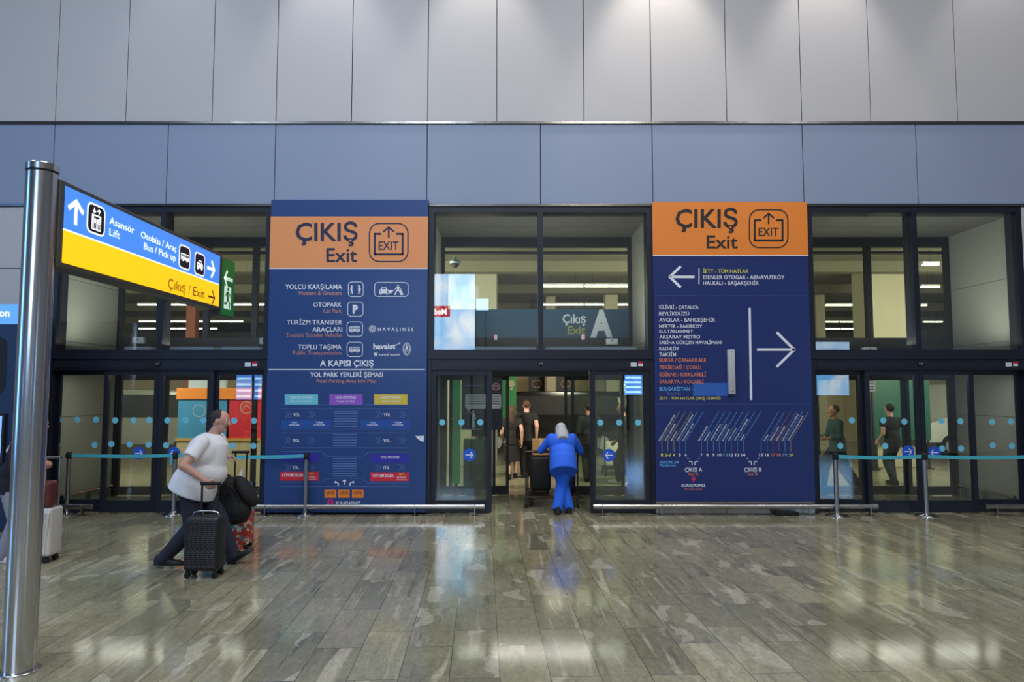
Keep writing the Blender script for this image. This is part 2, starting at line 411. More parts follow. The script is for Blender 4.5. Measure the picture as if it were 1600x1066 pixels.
for i, (a, c) in enumerate(((-14, BAYS[0][1]), (BAYS[1]), (BAYS[2][0], 14))):
    st(MB().use(M_STRIP).box(a, c, -0.045, 0.0, 4.785, 4.828, r=0.004, seg=1).done('trim_%d' % (i+2), smooth=False))
st(MB().use(M_JOINT).box(BAYS[0][1], BAYS[1][0], 0.0, 0.26, 0, 4.83).done('wall_between_left', smooth=False))
st(MB().use(M_JOINT).box(BAYS[1][1], BAYS[2][0], 0.0, 0.26, 0, 4.83).done('wall_between_right', smooth=False))
b_ = MB().use(M_JOINT).box(-14, BAYS[0][0], 0.0, 0.26, 0, 4.785).use(M_UP)
for a, c in ((-14, -10.6), (-10.6, BAYS[0][0])):
    for z0, z1 in ((0.1, 1.9), (1.9, 3.80), (3.80, 4.785)): b_.box(a+.006, c-.006, -0.02, 0.002, z0+.006, z1-.006, r=.003, seg=1)
st(b_.done('wall_left', smooth=False))
b_ = MB().use(M_JOINT).box(BAYS[2][1], 14, 0.0, 0.26, 0, 4.785).use(M_UP)
for z0, z1 in ((0.1, 1.9), (1.9, 3.80), (3.80, 4.785)): b_.box(BAYS[2][1]+.006, 14, -0.02, 0.002, z0+.006, z1-.006, r=.003, seg=1)
st(b_.done('wall_right', smooth=False))

# ------------------------------------------------------------------ three glazed bays: transom window, sliding doors, vestibule
YB = 1.80                                                        # the inner facade
def leaf(parent, x0, x1, Y, dots, arrow, g=GLASS, z1=2.2, rail=0.20, fr=M_FRAME, sw=0.07):
    lf = MB().use(fr).box(x0, x0+sw, Y-.025, Y+.025, 0.015, z1).box(x1-sw, x1, Y-.025, Y+.025, 0.015, z1).box(x0+sw, x1-sw, Y-.025, Y+.025, z1-.07, z1).box(x0+sw, x1-sw, Y-.025, Y+.025, 0.015, rail).done('door_leaf', parent, smooth=False)
    MB().use(g).box(x0+sw-.004, x1-sw+.004, Y-.005, Y+.005, rail-.004, z1-.066).done('glass_pane', lf, smooth=False)
    if dots:
        k = Ink(lambda u, v, l: V((u, Y-.006-l, v)))
        for px, py in dots: p = at(px, py, Y-.007); k.disc(p.x, p.z, 0.048, M_DOT)
        k.done('marker_dots', lf)
    if arrow:
        px, py, d = arrow; p = at(px, py, Y-.007)
        k = Ink(lambda u, v, l: V((u, Y-.007-l, v))); k.disc(p.x, p.z, 0.098, M_STK, n=32)
        k.arrow((p.x+d*.062, p.z), (p.x-d*.06, p.z), .046, .014, M_INKW, 1); k.done('arrow_sticker', lf)
    return lf
def bay(i, x0, x1, opened, dots, arrows):
    cx = (x0+x1)/2; J = .085
    # transom window
    w_ = thing('window_%d' % (i+1), None, None, (cx, 0, 2.46), kind='structure')
    b = MB().use(M_FRAME).box(x0, x0+J, -.02, .24, 2.46, 4.785).box(x1-J, x1, -.02, .24, 2.46, 4.785).box(x0+J, x1-J, -.02, .24, 4.69, 4.785).box(x0+J, x1-J, -.03, .24, 2.46, 2.52)
    b.box(cx-.042, cx+.042, -.02, .24, 2.52, 4.69); b.done('window_frame', w_, smooth=False)
    for a, c in ((x0+J, cx-.042), (cx+.042, x1-J)): MB().use(GLASS).box(a-.003, c+.003, .03, .04, 2.517, 4.693).done('pane', w_, smooth=False)
    # sliding door set
    d_ = thing('door_%d' % (i+1), None, None, (cx, 0, 0), kind='structure')
    b = MB().use(M_FRAME).box(x0, x0+.06, -.02, .24, 0, 2.46).box(x1-.06, x1, -.02, .24, 0, 2.46).box(x0+.06, x1-.06, -.015, .20, 2.20, 2.46, r=.006, seg=1)
    b.box(x0+.1, x1-.1, -.022, -.015, 2.235, 2.345); b.box(x0-.03, x1+.03, -.04, -.02, 2.375, 2.46); b.done('door_frame', d_, smooth=False)
    MB().use(M_BLACK).box(cx-.035, cx+.035, -.05, -.018, 2.27, 2.335, r=.012).use(M_WHITE).ell((cx-.018, -.052, 2.30), (.008, .006, .008), sub=2).ell((cx+.018, -.052, 2.30), (.008, .006, .008), sub=2).done('motion_sensor', d_)
    k = Ink(lambda u, v, l: V((u, -.022-l, v))); sx = x1-.36
    k.rect(sx, sx+.09, 2.26, 2.32, M_INKW); k.rect(sx+.115, sx+.19, 2.265, 2.335, M_INKW); k.rect(sx+.115, sx+.19, 2.30, 2.335, M_RED, 1); k.rect(sx+.01, sx+.08, 2.29, 2.30, M_BOX, 1); k.done('notice_stickers', d_)
    q = [x0+.06+(x1-x0-.12)*t/4 for t in range(5)]
    if opened:
        leaf(d_, q[0], q[1]+.09, .04, dots[0], arrows[0]); leaf(d_, q[3]-.09, q[4], .04, dots[3], arrows[3])
        leaf(d_, q[0]+.02, q[1]+.06, .12, None, None); leaf(d_, q[3]-.06, q[4]-.02, .12, None, None)
    else:
        leaf(d_, q[0], q[1], .12, dots[0], None); leaf(d_, q[1]-.03, q[2]-.003, .04, dots[1], arrows[1])
        leaf(d_, q[2]+.003, q[3]+.03, .04, dots[2], arrows[2]); leaf(d_, q[3], q[4], .12, dots[3], None)
    # vestibule
    SIDE = ('left', 'middle', 'right')[i]
    b = MB().use(M_JOINT).box(x0-.14, x0-.01, .26, YB, 0, 4.75).use(M_VEST)
    for z0, z1 in ((.0, 1.46), (1.46, 2.68), (2.68, 3.70), (3.70, 4.75)): b.box(x0-.02, x0+.012, .27, YB-.01, z0+.004, z1-.004)
    st(b.done('wall_vestibule_%s_west' % SIDE, smooth=False))
    b = MB().use(M_JOINT).box(x1+.01, x1+.14, .26, YB, 0, 4.75).use(M_VEST)
    for z0, z1 in ((.0, 1.46), (1.46, 2.68), (2.68, 3.70), (3.70, 4.75)): b.box(x1-.012, x1+.02, .27, YB-.01, z0+.004, z1-.004)
    st(b.done('wall_vestibule_%s_east' % SIDE, smooth=False))
    st(MB().use(M_VCEIL).box(x0-.14, x1+.14, .26, 1.018, 4.70, 4.84).box(x0-.14, x1+.14, 1.03, YB+.2, 4.70, 4.84).done('ceiling_vestibule_%s' % SIDE, smooth=False))
    # inner facade of the vestibule
    v_ = thing('door_%d' % (i+4), None, None, (cx, YB, 0), kind='structure'); Y0, Y1 = YB, YB+.12
    b = MB().use(M_FRAME2).box(x0, x0+.07, Y0, Y1, 0, 4.70).box(x1-.07, x1, Y0, Y1, 0, 4.70).box(x0+.07, x1-.07, Y0, Y1, 4.52, 4.70)
    b.box(x0+.07, x1-.07, Y0-.04, Y1, 2.14, 2.84); b.box(x0+.07, x1-.07, Y0+.02, Y1, 4.40, 4.44)
    ms = {0: (.22, .47, .73), 1: (), 2: (.22, .56)}[i]
    for t in ms: u = x0+(x1-x0)*t; b.box(u-.05, u+.05, Y0+.01, Y1, 2.84, 4.52)
    b.done('door_frame', v_, smooth=False)
    MB().use(GLASS_IN).box(x0+.07, x1-.07, Y0+.06, Y0+.07, 2.84, 4.52).done('transom_glass', v_, smooth=False)
    q = [x0+.07+(x1-x0-.14)*t/4 for t in range(5)]
    if opened: segs = ((q[0], q[1]+.10), (q[3]-.22, q[4])), ((q[0]+.1, q[1]+.34), (q[3]-.34, q[4]-.1))
    else: segs = ((q[0], q[1]), (q[3], q[4])), ((q[1], q[2]), (q[2], q[3]))
    for k_, sg in enumerate(segs):
        for a, c in sg: leaf(v_, a, c, Y0+.05+.05*k_, None, None, GLASS_IN, 2.14, .16, M_FRAME2, .055)
    # guard rail along the vestibule side, air-curtain casings on top of the door header
    return q
D0 = [[(93, 656), (120.5, 656), (150, 656), (89, 695.5), (148, 695.5)], [(180, 657), (209, 657), (233, 656.5), (174, 694), (202.5, 694.5), (232, 695)], [(261.5, 657), (259.5, 696), (290, 657), (318, 657), (312, 696)], [(366, 657.5), (397, 657.5), (363, 697), (396, 697)]]
D1 = [[(691, 660), (721, 660), (750.5, 660)], None, None, [(938, 660.5), (967.5, 660.5), (997, 660.5)]]
D2 = [[(1331, 657), (1313, 697)], [(1380, 657), (1413, 659), (1383, 697)], [(1471, 658), (1500.5, 658.5), (1472, 701), (1501.5, 701)], [(1550, 659.5), (1579.5, 659), (1551, 696), (1581, 697)]]
bay(0, *BAYS[0], False, D0, (None, (217, 708.5, 1), (272, 708.5, -1), None))
bay(1, *BAYS[1], True, D1, ((733.5, 711, 1), None, None, (951.5, 711.5, -1)))
bay(2, *BAYS[2], False, D2, (None, (1419, 706, 1), (1460, 707.5, -1), None))

# air-curtain casings and small devices on the door headers (inside the vestibules)
def casing(px0, px1, Y, label, grp=None):
    a, c = at(px0, 550, Y).x, at(px1, 550, Y).x
    t = thing('air_curtain', label, 'air curtain', ((a+c)/2, Y, 2.46), grp)
    MB().use(M_BOX).prism([(a-.03, 2.462), (c+.03, 2.462), (c-.02, 2.585), (a+.02, 2.585)], Y-.178, Y+.22).done('casing', t, smooth=False)
    MB().use(M_JOINT).box((a+c)/2-.2, (a+c)/2+.2, Y-.182, Y-.178, 2.50, 2.512).done('outlet_slot', t, smooth=False)
casing(203, 246, .42, 'short light grey air curtain casing at the far left behind the transom glass')
casing(262, 341, .42, 'light grey air curtain casing just right of the left window mullion')
casing(351, 413, .42, 'light grey air curtain casing in the right corner of the left transom window')
casing(742, 838, .42, 'light grey air curtain casing left of the middle window mullion')
casing(851, 992, .42, 'long light grey air curtain casing below the big letter A')
def dev(name, px0, px1, py0, py1, Y, m, label, cat, led=False):
    a = at(px0, py1, Y); c = at(px1, py0, Y)
    t = thing(name, label, cat, ((a.x+c.x)/2, Y, a.z)); MB().use(m).box(a.x, c.x, Y, YB-.04, a.z, c.z, r=.01).done('body', t)
    MB().use(M_LED if led else M_JOINT).ell(((a.x+c.x)/2, Y-.004, a.z*.35+c.z*.65), (.014, .01, .014), sub=2).done('indicator', t)
dev('sensor_box', 206, 224, 527, 537, 1.66, M_BOX, 'pale grey sensor box above the inner doors of the left vestibule', 'sensor')
dev('sensor_box', 405, 417, 528, 538, 1.66, M_BOX, 'pale grey sensor box in the right corner of the left vestibule', 'sensor')
dev('sensor_box', 947, 965.5, 529, 538.5, 1.66, M_WHITE, 'white sensor box right below the big letter A', 'sensor')
dev('sensor_box', 1348.5, 1370.5, 542.5, 553, 1.66, M_WHITE, 'white sensor box above the inner doors of the right vestibule', 'sensor')
dev('call_point', 772, 777, 523, 531.5, 1.70, M_WHITE, 'small white device with red light left of the middle mullion', 'call point', True)
dev('call_point', 908.5, 914, 522.5, 531, 1.70, M_WHITE, 'small white device with red light below the word Exit', 'call point', True)

# film with the letter of the exit on the inner glass of the middle bay
ft = thing('exit_letter_film', 'dark teal band on inner glass reading Exit with a big letter A', 'sign', (0.5, YB, 2.86))
M_TEAL = mat('teal_film', (44, 78, 104), 0.35); M_LT = mat('film_letter', (206, 216, 224), 0.5); M_OLV = mat('film_olive', (160, 154, 74), 0.5)
z0, z1 = at(860, 528.5, YB).z, at(860, 483.5, YB).z
MB().use(M_TEAL).box(BAYS[1][0]+.08, BAYS[1][1]-.08, YB-.012, YB-.002, z0, z1).done('film', ft, smooth=False)
k = wallink(YB-.012)
k.text('Çıkış', 879, 915.5, 505, 491.5, M_LT, bold=.02).text('Exit', 887, 914.5, 522, 510, M_OLV, bold=.02).text('A', 922, 957.5, 525.5, 487, M_LT, bold=.05)
k.done('lettering', ft)
# ------------------------------------------------------------------ the two tall banners
M_NAVY = mat('banner_navy', (42, 70, 126), 0.30, spec=0.4); M_NAVY2 = mat('banner_navy_dark', (36, 50, 106), 0.30, spec=0.4)
M_OR1 = mat('banner_orange_pale', (232, 150, 92), 0.45); M_OR2 = mat('banner_orange', (232, 132, 44), 0.45)
M_ICON = mat('print_ink_navy', (26, 30, 66), 0.5); M_INKB = mat('print_ink_black', (24, 18, 22), 0.5)
M_SAL = mat('print_salmon', (204, 140, 118), 0.5); M_ORT = mat('print_orange', (226, 128, 82), 0.5)
M_YEL = mat('print_yellow', (214, 208, 62), 0.5); M_SKY = mat('print_sky_blue', (96, 176, 232), 0.5)
M_LINE = mat('print_line_blue', (84, 112, 172), 0.5); M_DIM = mat('print_line_dim', (62, 84, 140), 0.5)
M_CYB = mat('print_turquoise', (104, 196, 214), 0.5); M_PUR = mat('print_purple', (142, 84, 196), 0.5); M_YLB = mat('print_mustard', (214, 188, 66), 0.5)
M_BLB = mat('print_blue_box', (30, 76, 158), 0.5); M_IND = mat('print_indigo', (46, 42, 164), 0.5); M_PINK = mat('print_pink', (222, 30, 92), 0.5)
W = M_INKW
def banner(name, label, x0, x1, ztop, zbot, m):
    t = thing(name, label, 'banner', ((x0+x1)/2, 0, zbot)); MB().use(m).box(x0, x1, -.075, -.001, zbot, ztop, r=.004, seg=1).done('panel', t, smooth=False); return t
def exit_header(t, m, ink, x0, x1, z0, z1, pz, Lc, Le, ic):
    h = MB().use(m).box(x0, x1, -.082, -.076, z0, z1).done('header_panel', t, smooth=False)
    MB().use(W).box(x0, x1, -.083, -.076, z0-.014, z0-.001).done('white_border', t, smooth=False)
    k = wallink(-.082); k.text('ÇIKIŞ', *Lc, ink, bold=.017); k.text('Exit', *Le, ink, bold=.014); k.done('lettering', h)
    k = wallink(-.082); X0, X1, Y0, Y1 = ic; w = X1-X0
    k.rring(X0, X1, Y0, Y1, w*.26, w*.032, ink)
    q = lambda a, b: (X0+w*a, Y0+(Y1-Y0)*b)
    k.line([q(.315, .28), q(.15, .28), q(.15, .80), q(.85, .80), q(.85, .28), q(.685, .28)], w*.05, ink, 0)
    k.arrow(q(.5, .09), q(.5, .385), w*.13, w*.042, ink)
    k.text('EXIT', *(q(.245, 0)[0], q(.75, 0)[0]), q(0, .685)[1], q(0, .475)[1], ink, bold=.012); k.done('pictogram', h)

# ---- left banner
BL0, BL1 = -3.785, -1.315
bl = banner('exit_banner', 'tall navy banner with parking road map, left of the open doors', BL0, BL1, 4.88, 0.03, M_NAVY)
exit_header(bl, M_OR1, M_ICON, BL0, BL1, at(500, 419, -.08).z, at(500, 338.5, -.08).z, 0, (461.7, 558.8, 376.3, 348.8), (510, 558, 409.3, 388.3), (576.3, 638.5, 348.3, 409.8))
YI = -.075
k = wallink(YI)
for s_, a, c, bs, tp, m_, bo in (('YOLCU KARŞILAMA', 445.8, 534.5, 451.9, 444.5, W, .01), ('Meeters & Greeters', 467.3, 534.5, 461.2, 455.0, M_SAL, .0),
    ('OTOPARK', 489.8, 534, 479.7, 472.7, W, .01), ('Car Park', 505.2, 534, 489, 482.6, M_SAL, 0), ('TURİZM TRANSFER', 448.4, 534.8, 507.3, 500.3, W, .01),
    ('ARAÇLARI', 488.3, 534.8, 518.4, 511.4, W, .01), ('Tourism Transfer Vehicles', 446.9, 534.5, 526.9, 520.6, M_SAL, 0), ('TOPLU TAŞIMA', 465.8, 533.8, 545.8, 538.6, W, .01),
    ('Public Transportation', 458, 533.8, 554.4, 548.2, M_SAL, 0), ('A KAPISI ÇIKIŞ', 500, 584, 572.2, 563.3, W, .022), ('YOL PARK YERLERİ ŞEMASI', 484.5, 598.4, 589, 582, W, .018),
    ('Road Parking Area Info Map', 495, 587.5, 598.4, 592.3, M_SAL, 0)): k.text(s_, a, c, bs, tp, m_, bold=bo)
k.rect(419.5, 664, 576.6, 578.1, W); k.done('lettering', bl)
def boxed(a, c, y0, y1): k = wallink(YI); k.rring(a, c, y0, y1, 5.5, .95, W); return k
pl = lambda x, y, w, h: (lambda u, v: (x+u*w, y+(1-v)*h))
k = boxed(543.9, 568, 440.3, 464); pic_man(k, pl(544.5, 445.5, 10, 14.5), W, arms=((.25, .98), (-.16, .5))); pic_man(k, pl(556.5, 445.5, 10, 14.5), W, arms=((-.25, .98), (.2, .5)), hips=.12); k.done('pictogram', bl)
k = boxed(585, 638.4, 441, 463.8); pic_car(k, pl(591.5, 445.5, 17, 16), W, M_NAVY); k.poly([(605, 455), (611, 453), (615, 454), (612, 458), (605, 459)], W, 2)
pic_man(k, pl(614, 444.5, 16, 17), W, arms=((-.3, .52), (.3, .5)), legs=(-.3, .28)); k.poly([(627, 453), (630.5, 460.5), (628, 461.5), (624.6, 455)], W, 2); k.done('pictogram', bl)
k = boxed(543, 567.7, 471.4, 494.8); k.text('P', 551, 559.3, 489.4, 477.3, W, bold=.05); k.done('pictogram', bl)
for y0 in (502.7, 534.4): k = boxed(541.8, 567, y0, y0+23.4); pic_bus(k, pl(545.6, y0+5, 17.6, 13.5), W, M_NAVY); k.done('pictogram', bl)
k = wallink(YI)                                                     # logos
for r_ in range(14):
    a = r_*math.tau/14; k.line([(582+1.2*math.cos(a), 514+1.2*math.sin(a)), (582+4*math.cos(a+.35), 514+4*math.sin(a+.35)), (582+6*math.cos(a+.8), 514+6*math.sin(a+.8))], .75, M_LT)
k.text('H A V A L I N E S', 590.6, 646, 517.3, 512, W, bold=.01); k.done('logo_lettering', bl)
k = wallink(YI); k.text('havaist', 583.3, 618, 545.2, 537.2, W, bold=.035); k.line([(611.5, 540.5), (617, 540), (622, 537.5), (625, 535.4)], 1.0, W); k.poly([(622.5, 536), (625.6, 534.6), (625, 538)], W)
k.disc(587, 554, 2.2, W, ry=3); k.line([(584.4, 550.5), (585, 555), (587, 557)], .8, W); k.line([(589.6, 550.5), (589, 555), (587, 557)], .8, W); k.text("istanbul' istanbul", 592, 624.5, 555.7, 552.2, W, bold=.01); k.done('logo_lettering', bl)
k = wallink(YI); k.ring(635.6, 545.3, 6.1, .9, W, ry=10.2); k.ring(635.6, 545.3, 4.6, .5, W, ry=8.2); k.poly([(633.2, 546), (635.6, 537.5), (638, 546)], W); k.text('İETT', 632.4, 638.8, 551, 546.8, W, bold=.01); k.done('logo_lettering', bl)
k = wallink(YI)                                                     # road map
for a, c, m_, s1, s2 in ((445, 496.9, M_CYB, 'TURKUAZ OTOPARK', 'Turquoise Car Park'), (514.8, 566.6, M_PUR, 'MOR OTOPARK', 'Purple Car Park'), (584.6, 636.7, M_YLB, 'SARI OTOPARK', 'Yellow Car Park')):
    k.rect(a, c, 616.2, 632.3, m_); n_ = (c-a)/2; g = 16 if m_ is not M_CYB else 18
    k.text(s1, a+n_-g, a+n_+g, 623, 619.4, W, bold=.015); k.text(s2, a+n_-g+2, a+n_+g-2, 628.4, 625.2, W)
for y in (632.7, 638.8, 670.8, 676.7, 699.9): k.rect(440, 640, y-.35, y+.35, M_LINE)
def chev(x, y): 
    for d in (0, 4.6): k.line([(x+d, y-5), (x+5.4+d, y), (x+d, y+5)], .95, M_LINE)
for y, dx in ((648, 0), (688, -.6), (730.4, -1.4)):
    for x in (446, 482.7, 587.3, 624.2): chev(x+dx, y)
    for a, c in ((458, 468.8), (599.4, 610)): k.text('YOL', a+dx, c+dx, y+2.8, y-2, W, bold=.014)
for ys, a, c in (((642.5, 646.4, 650.5, 654.4, 658.4, 662.5, 666.4), 521.5, 558.8), ((679, 683.4, 687.8, 692.2, 696.6), 520.3, 558), ((716.9, 720.8, 724.7, 728.4, 732.3, 736.2, 740, 743.9), 520, 557.5)):
    for y in ys: k.rect(a, c, y-.9, y+.9, M_LINE)
for a, c in ((440.3, 517), (563, 640)):
    k.rect(a, c, 656.2, 669.6, M_BLB)
    for s_, u, v, y in (('YOLCU', 15, 24, 661.5), ('KARŞILAMA', 11, 28, 665.3), ('TURİZM', 53, 64, 661.5), ('OTOBÜSLERİ', 49.5, 67, 665.3)): k.text(s_, a+u, a+v, y, y-2.4, W, bold=.01)
for a, y in ((438.8, 708.8), (579.3, 709.8)): k.rect(a, a+60, y, y+13.2, M_IND); k.text('OTEL TRANSFER', a+15.5, a+45, y+6.4, y+3.2, W, bold=.01)
for a, y in ((437.5, 737.4), (578.7, 738.2)):
    k.rect(a, a+60.4, y, y+13.8, M_RED); k.text('OTOBÜSLER', a+3.6, a+36.6, y+7.4, y+2.9, W, bold=.014); k.text('İETT', a+45, a+53.5, y+4.6, y+1.8, M_YEL, bold=.02); k.text('havaist', a+41.4, a+55.5, y+9, y+6.2, W, bold=.01); k.text('Havalines', a+41.4, a+57, y+12.4, y+10.4, W)
k.line([(438.7, 705.6), (502.8, 705.6), (510.6, 713.9), (567.6, 714.2), (574.7, 706.7), (639.6, 706.7)], .75, M_LINE)
k.line([(438, 753.9), (502.8, 753.9), (509.9, 747.8), (566.9, 747.8), (574.7, 755), (638.8, 755)], .75, M_LINE); k.rect(437.5, 638, 760.3, 761, M_LINE)
k.arrow((538.2, 749.6), (538.2, 757.5), 2.4, 1.6, W); k.line([(528.6, 759), (528.6, 756), (526.5, 753.8), (524, 753.6)], 1.7, W); k.poly([(525, 751.2), (525, 756), (521.4, 753.6)], W)
k.line([(546.8, 759), (546.8, 756), (548.8, 753.8), (551.2, 753.6)], 1.7, W); k.poly([(551, 751.2), (551, 756), (554.6, 753.6)], W)
for a in (507, 528.2, 550): k.rect(a, a+18.2, 765.6, 778, M_OR2); k.text('ÇIKIŞ', a+2.4, a+15.9, 772.3, 767.4, M_INKB, bold=.01)
k.disc(516.4, 785, 5, M_PINK); k.disc(516.4, 784.6, 2, M_NAVY, 1); k.poly([(512.5, 788), (520.3, 788), (516.4, 796.5)], M_PINK); k.text('BURADASINIZ', 525, 563, 789.5, 783.8, W, bold=.01)
k.done('road_map_print', bl)
k = wallink(YI, .004); k.poly([(649, 681.4), (662.6, 681), (662.4, 690.6), (657, 689), (652, 685.4)], W); k.done('peeling_corner', bl)

# ---- right banner
BR0, BR1 = 2.20, 4.63
br = banner('exit_banner', 'tall navy banner with bus destinations, right of the open doors', BR0, BR1, 4.845, 0.195, M_NAVY2)
exit_header(br, M_OR2, M_INKB, BR0, BR1, at(1100, 399, -.08).z, 4.843, 0, (1055.2, 1152.6, 355.4, 327.6), (1104, 1152.6, 388, 368.3), (1170, 1232, 327, 388))
k = wallink(YI)
for s_, a, c, bs, tp, m_ in (('İETT - TÜM HATLAR', 1098.5, 1169.4, 426.8, 421, M_YEL), ('ESENLER OTOGAR - ARNAVUTKÖY', 1098.5, 1225.4, 436.3, 430.5, W), ('HALKALI - BAŞAKŞEHİR', 1098.5, 1185.5, 445.3, 439.5, W),
    ('SİLİVRİ - ÇATALCA', 1029.7, 1091.4, 483, 477.6, W), ('BEYLİKDÜZÜ', 1029.7, 1076.7, 493, 487.6, W), ('AVCILAR - BAHÇEŞEHİR', 1029.9, 1117.2, 502.8, 497.3, W), ('MERTER - BAKIRKÖY', 1030, 1097.2, 512.8, 507.5, W),
    ('SULTANAHMET', 1030, 1082.8, 520.6, 515.4, W), ('AKSARAY METRO', 1030.1, 1094, 529, 523.8, W), ('SABİHA GÖKÇEN HAVALİMANI', 1030.2, 1127.2, 537.7, 532.6, W), ('KADIKÖY', 1030.2, 1061.2, 548, 542.2, W), ('TAKSİM', 1030.3, 1056, 557, 551.4, W),
    ('BURSA / ÇANAKKALE', 1030.3, 1103, 565.7, 560, M_ORT), ('TEKİRDAĞ / ÇORLU', 1030.4, 1095.4, 577, 571.5, M_ORT), ('EDİRNE / KIRKLARELİ', 1030.5, 1103, 588.3, 582.5, M_ORT), ('SAKARYA / KOCAELİ', 1030.5, 1099.5, 599.4, 593.8, M_ORT),
    ('BULGARİSTAN -', 1030.5, 1082.5, 610.8, 605, M_SKY), ('BULGARIA', 1043, 1064.5, 616.8, 613.6, M_LINE), ('İETT - TÜM HATLAR ÇIKIŞ DURAĞI', 1030.5, 1125.3, 624.6, 620.4, M_YEL)):
    k.text(s_, a, c, bs, tp, m_, bold=.007)
k.rect(1022, 1262, 461.8, 462.5, M_DIM); k.rect(1022, 1266, 631, 631.7, M_DIM); k.done('lettering', br)
k = wallink(YI); k.arrow((1044.5, 432.8), (1085, 432.8), 16, 4.0, W, hl=18.5); k.rect(1091.4, 1092.9, 419.5, 444.3, W); k.done('arrow', br)
k = wallink(YI); k.arrow((1243, 546.4), (1182.8, 546.4), 26.5, 4.0, W, hl=29); k.poly([(1169.5, 481.4), (1172.9, 481.4), (1175.3, 625.2), (1171.8, 625.2)], W); k.done('arrow', br)
k = wallink(YI); k.rect(1083, 1136.7, 598.8, 619, mat('patch_blue', (44, 96, 178), 0.4)); k.done('blue_patch', br)  # plain blue rectangle beside the Bulgaria line
k = wallink(YI)                                                     # platforms
NUM = [('1', 118, M_YEL), ('2-3', 175, M_YEL), ('4', 233, M_YEL), ('5', 290, M_SKY), ('6', 347, M_SKY), ('7', 498, M_SKY), ('8', 555, M_SKY), ('9', 613, M_SKY), ('10', 671, M_SKY), ('11', 728, M_SKY), ('12', 785, M_SKY), ('13', 843, M_SKY), ('14', 900, M_SKY),
       ('15', 1072, M_SKY), ('16', 1129, M_SKY), ('17', 1186, M_ORT), ('18', 1243, M_ORT), ('19', 1301, M_SKY), ('20', 1358, M_YEL)]
DEST = {'1': ('ESENLER OTOGAR - ARNAVUTKÖY', .9), '2-3': ('HALKALI - BAŞAKŞEHİR', .6), '4': ('BAKIRKÖY', .34), '5': ('SABİHA GÖKÇEN HAVALİMANI', .9), '6': ('SULTANAHMET - TAKSİM', .6), '7': ('BEYLİKDÜZÜ', .5), '8': ('KADIKÖY', .32), '9': ('AKSARAY METRO', .58),
        '10': ('SULTANAHMET', .58), '11': ('BAHÇEŞEHİR', .4), '12': ('SİLİVRİ - ÇATALCA', .44), '13': ('AVCILAR - BAHÇEŞEHİR', .76), '14': ('TAKSİM', .22), '16': ('BURSA', .22), '17': ('TEKİRDAĞ / ÇORLU', .5), '18': ('EDİRNE / KIRKLARELİ', .5), '19': ('SAKARYA / KOCAELİ', .92), '20': ('TÜM HATLAR ÇIKIŞ DURAĞI', .86)}
for s_, X, m_ in NUM:
    x = 1015+X/6.154; n_ = len(s_)*1.55; lm = {M_YEL: mat('print_line_olive', (140, 140, 82), .5), M_ORT: mat('print_line_brown', (132, 96, 104), .5)}.get(m_, mat('print_line_sky', (84, 138, 202), .5))
    k.text(s_, x-n_, x+n_, 713.2, 708.9, W if s_ in ('5', '6', '7', '8', '9', '10', '12', '13', '14', '15', '16') else m_, bold=.02)
    k.line([(x, 705.6), (x, 688.8), (x+27.5, 643.3)], .8, lm)
    if s_ in DEST: t_, q_ = DEST[s_]; k.text_along(t_, (x-3.4, 689.5), (x-3.4+27*q_, 689.5-45*q_), 2.2, W, bold=.01)
k.text('PERONLAR', 1031, 1061.3, 724.4, 720.4, M_SKY, bold=.01); k.text('Platforms', 1031, 1055.8, 729, 725.2, M_SKY, bold=.01)
for x, l_, s2 in ((1083.5, 'ÇIKIŞ A', 'Exit A'), (1176.2, 'ÇIKIŞ B', 'Exit B')):
    k.text(l_, x-13.6, x+13.6, 737, 731, W, bold=.01); k.text(s2, x-7.8, x+7.8, 743, 739, M_ORT)
    for d in (-1, 1): k.line([(x+d*2.2, 727), (x+d*2.2, 722.6), (x+d*3.2, 721.2), (x+d*7.2, 721)], 1.5, W); k.disc(x+d*8.6, 716.8, .8, W)
k.disc(1083.6, 748.2, 3.1, M_PINK); k.disc(1083.6, 748, 1.2, M_NAVY2, 1); k.poly([(1081, 749.8), (1086.2, 749.8), (1083.6, 753.6)], M_PINK)
k.text('BURADASINIZ', 1065, 1102.3, 760.6, 756.2, W, bold=.015); k.text('You are here', 1069, 1097, 766, 762.3, M_ORT); k.done('platform_map_print', br)
st_ = thing('base_plate', 'scuffed steel kick plate below the right banner', 'kick plate', (3.41, 0, 0))
MB().use(M_STEEL).box(BR0, 3.28, -.05, 0, 0.01, .19, r=.003, seg=1).box(3.285, 4.02, -.05, 0, 0.01, .19, r=.003, seg=1).box(4.025, BR1, -.05, 0, 0.01, .19, r=.003, seg=1).done('plates', st_, smooth=False)
a, c = at(1143, 616, -.1), at(1143.5, 546.5, -.1)
t = thing('metal_bar', 'slim pale grey metal bar fixed upright on the right banner', 'bar', (a.x, -.1, a.z))
MB().use(mat('bar_grey', (176, 178, 184), .45)).box(a.x-.055, a.x+.05, -.15, -.078, a.z, c.z, r=.006).done('bar', t); MB().use(M_JOINT).lathe((a.x, -.151, c.z-.04), [(.008, .0), (.008, -.002)], 10, 'Y').lathe((a.x, -.151, a.z+.04), [(.008, .0), (.008, -.002)], 10, 'Y').done('screw', t)
t = thing('door_wedge', 'flat black rubber wedge on the floor against the steel kick plate', 'wedge', tuple(atz(1230, 806)))
a, c = atz(1213, 806), atz(1248, 806); MB().use(M_BLACK).prism([(a.x, 0.002), (c.x, .002), (c.x, .05), (a.x+.02, .06), (a.x-.02, .085)], a.y-.02, -.06, r=.004).done('wedge_body', t)

